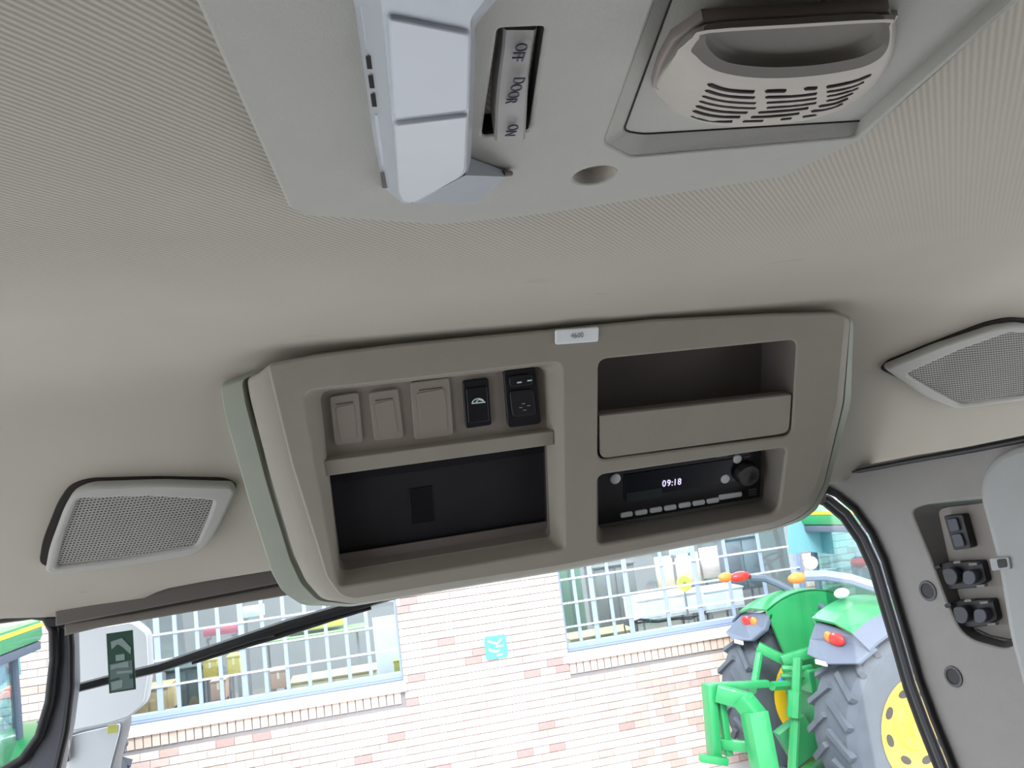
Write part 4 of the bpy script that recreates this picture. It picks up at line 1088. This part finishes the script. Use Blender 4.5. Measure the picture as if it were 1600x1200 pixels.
# ================================================================== SPEAKERS
def speaker(name, label, shadow_px, frame_px, mesh_px, cxy):
    t = thing(name, label, 'speaker', frame=F_SLOPE)
    Q = F_SLOPE
    d0 = 0.012
    plate('shadow_gap', fillet(Q.pts(shadow_px, 0.003), 0.012, 4), [], 0.0030, 0.005, 0.001, M_DARKG, t)  # black plate drawn as the shadow gap round the frame
    msh = fillet(Q.pts(mesh_px, d0), 0.005, 4)
    plate('grille_frame', fillet(Q.pts(frame_px, d0), 0.010, 5), [msh], d0, 0.010, 0.0035, M_SPK, t)
    plate('backing', msh, [], d0-0.008, 0.001, 0.0, M_DARK, t)
    # perforated sheet: real holes in rows
    xs = [p[0] for p in msh]; ys = [p[1] for p in msh]
    bm = bmesh.new(); pitch = 0.0034; hp = pitch/2
    poly = [(p[0], p[1]) for p in shrink(msh, -0.03)]
    j = 0; y = min(ys)
    while y < max(ys):
        x = min(xs)+(j % 2)*hp
        while x < max(xs):
            if inside((x, y), poly):
                zz = d0-0.0036+0.0016*math.cos(min(1.5, math.hypot(x-cxy[0], y-cxy[1])*18))
                rr_ = hp*0.60
                sq = [(-hp, -hp), (0, -hp), (hp, -hp), (hp, 0), (hp, hp), (0, hp), (-hp, hp), (-hp, 0)]
                o_ = [bm.verts.new((x+a, y+b, zz)) for a, b in sq]
                i_ = [bm.verts.new((x+rr_*math.cos(-3*PI/4+k*PI/4)*1.15, y+rr_*0.75*math.sin(-3*PI/4+k*PI/4), zz-0.0004)) for k in range(8)]
                for k in range(8): bm.faces.new((o_[k], o_[(k+1) % 8], i_[(k+1) % 8], i_[k]))
            x += pitch
        y += pitch*0.92; j += 1
    g = from_bm('perforated_grille', bm, M_SPK, t)
    return t
gap_px = [(60, 884), (66, 845), (90, 785), (108, 760), (136, 750), (241, 747), (352, 749), (372, 760), (362, 775), (250, 868), (100, 890)]
fr = [(70, 893), (76, 860), (98, 800), (114, 772), (140, 761), (250, 757), (362, 760), (369, 769), (357, 795), (338, 832), (320, 858), (296, 870), (200, 886), (99, 899), (78, 898)]
ms = [(121, 781), (230, 777), (334, 783), (325, 810), (306, 853), (200, 873), (87, 888), (100, 835)]
speaker('ceiling_speaker', 'grey perforated ceiling speaker on the headliner left of the console', gap_px, fr, ms, F_SLOPE.p(225, 830))
gap_px = [(1376, 578), (1388, 565), (1465, 534), (1540, 505), (1577, 497), (1620, 500), (1665, 520), (1690, 570), (1688, 620), (1600, 625), (1490, 632)]
fr = [(1382, 577), (1465, 543), (1555, 513), (1590, 508), (1640, 515), (1672, 560), (1680, 614), (1600, 627), (1495, 640), (1450, 623)]
ms = [(1417, 585), (1500, 548), (1580, 520), (1640, 526), (1660, 560), (1665, 606), (1600, 619), (1502, 633), (1455, 608)]
speaker('ceiling_speaker', 'grey perforated ceiling speaker right of the console, cut by the frame edge', gap_px, fr, ms, F_SLOPE.p(1555, 575))

# ================================================================== TRACTOR OUTSIDE
def wheel(root, x, y, R, w, rim_r, side, lugs=22, name='wheel'):
    wr = thing(name, parent=root); wr.location = (x, y, R)
    bm = bmesh.new()
    hw = w/2
    prof_ = [(-hw*0.80, rim_r), (-hw*0.98, R*0.72), (-hw*0.96, R*0.86), (-hw*0.78, R*0.935), (0, R*0.955), (hw*0.78, R*0.935), (hw*0.96, R*0.86), (hw*0.98, R*0.72), (hw*0.80, rim_r)]
    lathe('t', prof_, None, bm=bm, n=40, cap=False)
    for s in (-1, 1):
        for k in range(lugs):
            a = 2*PI*(k+(0.5 if s > 0 else 0))/lugs
            a2 = a + 0.22
            p0 = Vector((s*0.02, math.cos(a)*R*0.965, math.sin(a)*R*0.965))
            p1 = Vector((s*hw*0.97, math.cos(a2)*R*0.935, math.sin(a2)*R*0.935))
            up = Vector((0, math.cos((a+a2)/2), math.sin((a+a2)/2)))
            bbeam(bm, p0, p1, 0.045, R*0.075, up)
    from_bm('tyre', bm, M_TYRE, wr, 30)
    s = side
    prof_r = [(-s*hw*0.8, rim_r*1.02), (s*hw*0.80, rim_r*1.02), (s*hw*0.86, rim_r*1.04), (s*hw*0.84, rim_r*0.98), (s*hw*0.70, rim_r*0.93), (s*hw*0.45, rim_r*0.88), (s*hw*0.35, rim_r*0.80),
              (s*hw*0.30, rim_r*0.45), (s*hw*0.42, rim_r*0.40), (s*hw*0.42, rim_r*0.22), (s*hw*0.62, rim_r*0.20), (s*hw*0.62, rim_r*0.05)]
    rm = lathe('rim', prof_r, M_YEL, wr, 40)
    for k in range(8):
        a = 2*PI*k/8+0.2
        bm = bmesh.new()
        c = Vector((s*hw*0.325, math.cos(a)*rim_r*0.64, math.sin(a)*rim_r*0.64))
        tv = Vector((0, -math.sin(a), math.cos(a))); rv = Vector((0, math.cos(a), math.sin(a)))
        vv = [bm.verts.new(c + tv*math.cos(t*PI/6)*rim_r*0.12 + rv*math.sin(t*PI/6)*rim_r*0.07 + Vector((s*0.012, 0, 0))) for t in range(12)]
        v2 = [bm.verts.new(v_.co - Vector((s*0.02, 0, 0))) for v_ in vv]
        bm.faces.new(vv); bm.faces.new(v2[::-1])
        for t in range(12): bm.faces.new((vv[t], vv[(t+1) % 12], v2[(t+1) % 12], v2[t]))
        from_bm('rim_hole', bm, M_DARKG, wr)
    bm = bmesh.new()
    for k in range(8):
        a = 2*PI*(k+.5)/8
        lathe('b', [(s*hw*0.40, 0.018), (s*hw*0.40+s*0.03, 0.016)], None, bm=bm, n=6, loc=(0, math.cos(a)*rim_r*0.31, math.sin(a)*rim_r*0.31))
    from_bm('wheel_bolts', bm, M_YEL, wr)
    return wr

def fender(root, s, R):
    """arched fender over a rear wheel: green inner top, blue grey outer skirt"""
    bm = bmesh.new(); bg_ = bmesh.new()
    def prof_at(a):
        ca, sa = math.cos(a), math.sin(a)
        rr_ = R + 0.10 + 0.05*max(0, math.cos((a-1.9)*1.3))
        return ca*rr_, sa*rr_+R
    ang = [0.55+(2.08-0.55)*k/14 for k in range(15)]
    def strip(bmx, xa, xb, dza, dzb, th=0.02):
        rows_ = []
        for a in ang:
            # a measured from the front (+y): behind the wheel y is negative
            yy, zz = prof_at(a)
            rows_.append([bmx.verts.new((s*xa, yy, zz+dza)), bmx.verts.new((s*xb, yy, zz+dzb)), bmx.verts.new((s*xb, yy*0.985, zz+dzb-th)), bmx.verts.new((s*xa, yy*0.985, zz+dza-th))])
        for p, q in zip(rows_, rows_[1:]):
            for i in range(4): bmx.faces.new((p[i], p[(i+1) % 4], q[(i+1) % 4], q[i]))
        bmx.faces.new(rows_[0]); bmx.faces.new(rows_[-1][::-1])
    strip(bm, 0.34, 0.62, 0.06, 0.05); strip(bm, 0.62, 0.84, 0.05, -0.01)
    from_bm('fender', bm, M_GREEN, root, 50)
    strip(bg_, 0.83, 1.00, -0.01, -0.12)
    from_bm('fender_flare', bg_, M_TGREY, root, 50)
    # rear skirt
    bm = bmesh.new()
    a0, z0_ = prof_at(ang[-1])
    vs_ = []
    for x_, y_, z_ in ((0.34, a0+0.03, z0_+0.03), (0.84, a0+0.03, z0_-0.02), (1.0, a0+0.05, z0_-0.12), (0.97, a0-0.12, z0_-0.21), (0.72, a0-0.20, z0_-0.24), (0.42, a0-0.18, z0_-0.21), (0.34, a0-0.06, z0_-0.12)):
        vs_.append((s*x_, y_, z_))
    A = [bm.verts.new(v_) for v_ in vs_]; B = [bm.verts.new((v_[0], v_[1]+0.05, v_[2]-0.02)) for v_ in vs_]
    n_ = len(vs_)
    bm.faces.new(A); bm.faces.new(B[::-1])
    for i in range(n_): bm.faces.new((A[i], A[(i+1) % n_], B[(i+1) % n_], B[i]))
    from_bm('fender_skirt', bm, M_TGREY, root, None, None, 0.015)
    # inner wall
    bm = bmesh.new()
    A = []
    for a in ang[1:]:
        yy, zz = prof_at(a); A.append((yy, zz+0.05))
    A.append((-0.30, 1.12)); A.append((0.55, 1.12))
    v1 = [bm.verts.new((s*0.34, *q)) for q in A]; v2 = [bm.verts.new((s*0.37, *q)) for q in A]
    bm.faces.new(v1); bm.faces.new(v2[::-1])
    for i in range(len(A)): bm.faces.new((v1[i], v1[(i+1) % len(A)], v2[(i+1) % len(A)], v2[i]))
    from_bm('fender_inner', bm, M_GREEN, root)

def ellipsoid(name, loc, rx, ry, rz, m, parent, n=16):
    bm = bmesh.new(); bmesh.ops.create_uvsphere(bm, u_segments=n, v_segments=n//2+2, radius=1)
    bmesh.ops.scale(bm, vec=(rx, ry, rz), verts=bm.verts); bmesh.ops.translate(bm, vec=loc, verts=bm.verts)
    return from_bm(name, bm, m, parent, 60)

def build_tractor(label, loc, heading_deg):
    root = thing('tractor', label, 'tractor', loc=loc, rotz=math.radians(-heading_deg))
    R = 0.82
    wheel(root, 0.72, 0, R, 0.50, 0.43, 1, name='rear_wheel')
    wheel(root, -0.72, 0, R, 0.50, 0.43, -1, name='rear_wheel')
    wheel(root, 0.70, 2.35, 0.60, 0.36, 0.33, 1, 18, name='front_wheel')
    wheel(root, -0.70, 2.35, 0.60, 0.36, 0.33, -1, 18, name='front_wheel')
    for s in (-1, 1): fender(root, s, R)
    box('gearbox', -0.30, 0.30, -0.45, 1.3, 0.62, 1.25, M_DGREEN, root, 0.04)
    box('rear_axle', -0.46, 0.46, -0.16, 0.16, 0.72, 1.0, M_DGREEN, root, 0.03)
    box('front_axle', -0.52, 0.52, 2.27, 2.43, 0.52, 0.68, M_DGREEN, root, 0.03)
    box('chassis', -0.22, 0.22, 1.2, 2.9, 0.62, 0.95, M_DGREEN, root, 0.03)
    # hood
    bm = bmesh.new()
    rings_ = []
    for y_, w_, zt, zb_ in ((1.25, 0.42, 1.66, 0.95), (1.9, 0.40, 1.62, 0.95), (2.6, 0.37, 1.54, 0.95), (3.05, 0.33, 1.42, 0.92), (3.2, 0.27, 1.28, 0.90)):
        rings_.append([bm.verts.new(p) for p in ((-w_, y_, zb_), (-w_, y_, zt-0.14), (-w_*0.72, y_, zt-0.02), (0, y_, zt), (w_*0.72, y_, zt-0.02), (w_, y_, zt-0.14), (w_, y_, zb_))])
    for a, b in zip(rings_, rings_[1:]):
        for i in range(7): bm.faces.new((a[i], a[(i+1) % 7], b[(i+1) % 7], b[i]))
    bm.faces.new(rings_[0]); bm.faces.new(rings_[-1][::-1])
    from_bm('hood', bm, M_GREEN, root, 30)
    for s in (-1, 1):
        o = beam('yellow_stripe', (s*0.425, 1.35, 1.38), (s*0.375, 2.75, 1.30), 0.012, 0.09, M_YEL, root)
    # cab
    P4 = [(-0.46, 0.22), (0.46, 0.22), (0.56, 1.45), (-0.56, 1.45)]
    PT = [(-0.44, 0.26), (0.44, 0.26), (0.52, 1.35), (-0.52, 1.35)]
    for a, b in zip(P4, PT):
        tube('cab_post', [(a[0], a[1], 1.20), ((a[0]*1.02+b[0])/2.02, (a[1]+b[1])/2, 2.0), (b[0], b[1], 2.46)], 0.034, M_TGREY, root)
    box('roof', -0.60, 0.60, 0.08, 1.50, 2.45, 2.62, M_GREEN, root, 0.05)
    box('roof_stripe', -0.606, 0.606, 0.074, 1.506, 2.56, 2.59, M_YEL, root, 0.002)
    box('roof_liner', -0.58, 0.58, 0.10, 1.48, 2.39, 2.455, M_TGREY, root, 0.01)
    for (a, b), (c, d) in ((( P4[0], P4[1]), (PT[0], PT[1])), ((P4[1], P4[2]), (PT[1], PT[2])), ((P4[2], P4[3]), (PT[2], PT[3])), ((P4[3], P4[0]), (PT[3], PT[0]))):
        bm = bmesh.new()
        q = [Vector((*a, 1.60)), Vector((*b, 1.60)), Vector((*d, 2.42)), Vector((*c, 2.42))]
        n_ = (q[1]-q[0]).cross(q[3]-q[0]).normalized()*0.006
        A = [bm.verts.new(v_) for v_ in q]; B = [bm.verts.new(v_+n_) for v_ in q]
        bm.faces.new(A); bm.faces.new(B[::-1])
        for i in range(4): bm.faces.new((A[i], A[(i+1) % 4], B[(i+1) % 4], B[i]))
        from_bm('cab_glass', bm, G_TEAL, root)
    tube('rear_sill', [(-0.46, 0.20, 1.74), (-0.34, 0.14, 1.66), (-0.15, 0.10, 1.61), (0.15, 0.10, 1.61), (0.34, 0.14, 1.66), (0.46, 0.20, 1.74)], 0.032, M_TGREY, root)
    box('cab_floor', -0.52, 0.52, 0.20, 1.45, 1.15, 1.24, M_TGREY, root, 0.02)
    box('rear_panel', -0.36, 0.36, 0.02, 0.10, 1.15, 1.62, M_GREEN, root, 0.02)
    # seat: cushion, backrest, headrest, console, steering wheel
    st_ = thing('driver_seat', parent=root)
    bmS = bmesh.new(); bbox(bmS, -0.25, 0.25, 0.55, 1.0, 1.45, 1.58)
    from_bm('cushion', bmS, M_SEAT, st_, 35, None, 0.04)
    bmS = bmesh.new(); bbox(bmS, -0.22, 0.22, 0.45, 0.57, 1.52, 2.10)
    from_bm('backrest', bmS, M_SEAT, st_, 35, None, 0.05)
    box('pedestal', -0.16, 0.16, 0.60, 0.90, 1.24, 1.46, M_BLACK, st_, 0.02)
    bm = bmesh.new()
    ringp = [(0.19*math.cos(t*PI/10), 1.0+0.17*math.sin(t*PI/10), 1.85+0.07*math.sin(t*PI/10)) for t in range(21)]
    btube(bm, ringp, 0.014, 6, cap=False)
    btube(bm, [(0, 1.0, 1.85), (0, 1.12, 1.3)], 0.03, 8)
    btube(bm, [(-0.18, 1.0, 1.85), (0.18, 1.0, 1.85)], 0.012, 6)
    from_bm('steering_wheel', bm, M_BLACK, root, 40)
    # rear lamps on the fenders
    for s in (-1, 1):
        ellipsoid('tail_lamp', (s*0.66, -0.50, 1.585), 0.095, 0.035, 0.055, M_RED, root)
        ellipsoid('lamp_reflector', (s*0.555, -0.495, 1.59), 0.05, 0.03, 0.048, M_ORG, root)
        plate_ = box('number_plate', s*0.62-0.07, s*0.62+0.07, -0.665, -0.65, 1.40, 1.435, M_WLAMP, root)
    # hitch: hydraulic housing and arms
    box('hydraulic_housing', -0.20, 0.20, -0.50, 0.04, 1.05, 1.25, M_GREEN, root, 0.03)
    return root

TR = build_tractor('green tractor with yellow wheels parked outside before the brick wall', (4.18, 6.96, 0), 84)
bpy.context.view_layer.update()
TI = TR.matrix_world.inverted()
def TP(px, py, Y):
    r = ray(px, py); q = CAM + r*(Y/r.y)
    return TI @ q
# marker lamp bars of the tractor
def tb(name, pts, r_, m, n=8, parent=TR):
    return tube(name, [TP(*p) for p in pts], r_, m, parent, n)
tb('marker_bar', [(1172, 903, 7.60), (1195, 904, 7.60), (1215, 912, 7.55), (1240, 925, 7.45), (1262, 940, 7.35)], 0.035, M_TGREY)
tb('marker_bar', [(1258, 900, 6.45), (1290, 899, 6.35), (1330, 905, 6.25), (1370, 918, 6.15), (1420, 935, 6.05)], 0.045, mat('marker_bar_grey', (0.20, 0.25, 0.36), 0.5))
def lamp(name, px, py, Y, wpx, hpx, m):
    c = TP(px, py, Y); k = Y/F_PX*1.12
    return ellipsoid(name, c, wpx*k/2*0.5, wpx*k/2, hpx*k/2, m, TR)
lamp('marker_lamp', 1134, 902, 7.60, 24, 14, M_ORG)
lamp('marker_lamp', 1156, 901, 7.60, 34, 15, M_RED)
lamp('marker_lamp', 1246, 903, 6.45, 32, 16, M_ORG)
lamp('work_lamp', 1267, 880, 6.85, 24, 20, M_WLAMP)
lamp('work_lamp', 1315, 927, 6.55, 26, 15, M_WLAMP)
q = [TP(1229, 812, 7.3), TP(1262, 800, 7.3), TP(1290, 800, 7.3), TP(1296, 838, 7.3), TP(1300, 866, 7.3), TP(1262, 862, 7.3), TP(1233, 866, 7.3)]
bm = bmesh.new()
A = [bm.verts.new(v_) for v_ in q]; B = [bm.verts.new(v_+Vector((0, 0.03, 0))) for v_ in q]
bm.faces.new(A); bm.faces.new(B[::-1])
for i in range(len(q)): bm.faces.new((A[i], A[(i+1) % len(q)], B[(i+1) % len(q)], B[i]))
o = from_bm('cab_blind', bm, M_TEALC, TR); o['label'] = 'teal blind in the rear of the cab'
# three-point hitch
def tbeam(name, a, b, w, h, m=M_GREEN, parent=TR):
    return beam(name, TP(*a), TP(*b), w*1.2, h*1.2, m, parent, 0.006)
hk = thing('quick_coupler', parent=TR); hk['label'] = 'green A-shaped three-point hitch frame'
tbeam('left_upright', (1107, 1068, 6.75), (1117, 1190, 6.75), 0.07, 0.10, parent=hk)
tbeam('left_upright', (1124, 1085, 6.75), (1137, 1180, 6.75), 0.05, 0.08, parent=hk)
tbeam('foot', (1094, 1184, 6.65), (1136, 1190, 6.65), 0.06, 0.05, parent=hk)
tbeam('top_bar', (1102, 1073, 6.75), (1200, 1068, 6.75), 0.05, 0.05, parent=hk)
tbeam('shoulder', (1120, 1082, 6.70), (1175, 1098, 6.55), 0.10, 0.11, parent=hk)
tbeam('right_upright', (1160, 1092, 6.55), (1184, 1122, 6.45), 0.13, 0.11, parent=hk)
tbeam('right_upright', (1178, 1112, 6.45), (1206, 1260, 6.35), 0.15, 0.13, parent=hk)
tbeam('cross_bar', (1126, 1162, 6.75), (1182, 1168, 6.55), 0.05, 0.07, parent=hk)
tbeam('lift_arm', (1184, 1010, 7.15), (1225, 1031, 7.05), 0.07, 0.07)
tbeam('lift_arm', (1222, 1032, 6.95), (1268, 1018, 6.85), 0.07, 0.07)
tb('lift_rod', [(1188, 1014, 7.15), (1180, 1062, 7.05), (1176, 1080, 6.95)], 0.035, M_GREEN)
tb('lift_rod', [(1246, 1028, 6.65), (1243, 1110, 6.65), (1238, 1210, 6.65)], 0.042, M_GREEN)
tb('hydraulic_cylinder', [(1242, 1080, 6.63), (1240, 1120, 6.63)], 0.06, M_GREEN)
tb('top_link', [(1206, 1072, 6.75), (1235, 1070, 6.85), (1270, 1062, 6.90)], 0.04, M_GREEN)
tb('hydraulic_pipe', [(1222, 1044, 6.85), (1250, 1046, 6.80), (1268, 1042, 6.80)], 0.026, M_GREEN)
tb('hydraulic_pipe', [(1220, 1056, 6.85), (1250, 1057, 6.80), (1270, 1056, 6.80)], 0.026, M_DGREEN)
lamp('blue_coupling', 1221, 1063, 6.85, 10, 8, cmat((0.03, 0.10, 0.60)))
tbeam('lower_link', (1225, 1240, 6.65), (1280, 1190, 6.95), 0.06, 0.09)
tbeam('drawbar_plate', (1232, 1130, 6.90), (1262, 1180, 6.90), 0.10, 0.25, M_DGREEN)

# second tractor beyond the left door: copies of the first
def copy_tree(o, parent=None):
    c = o.copy(); COL.objects.link(c); c.parent = parent
    for ch in list(o.children): copy_tree(ch, c)
    return c
T2 = copy_tree(TR)
T2['label'] = 'green tractor with yellow roof stripe seen through the left door window'
T2.location = (-3.08, 6.9, 0); T2.rotation_euler = (0, 0, math.radians(180))
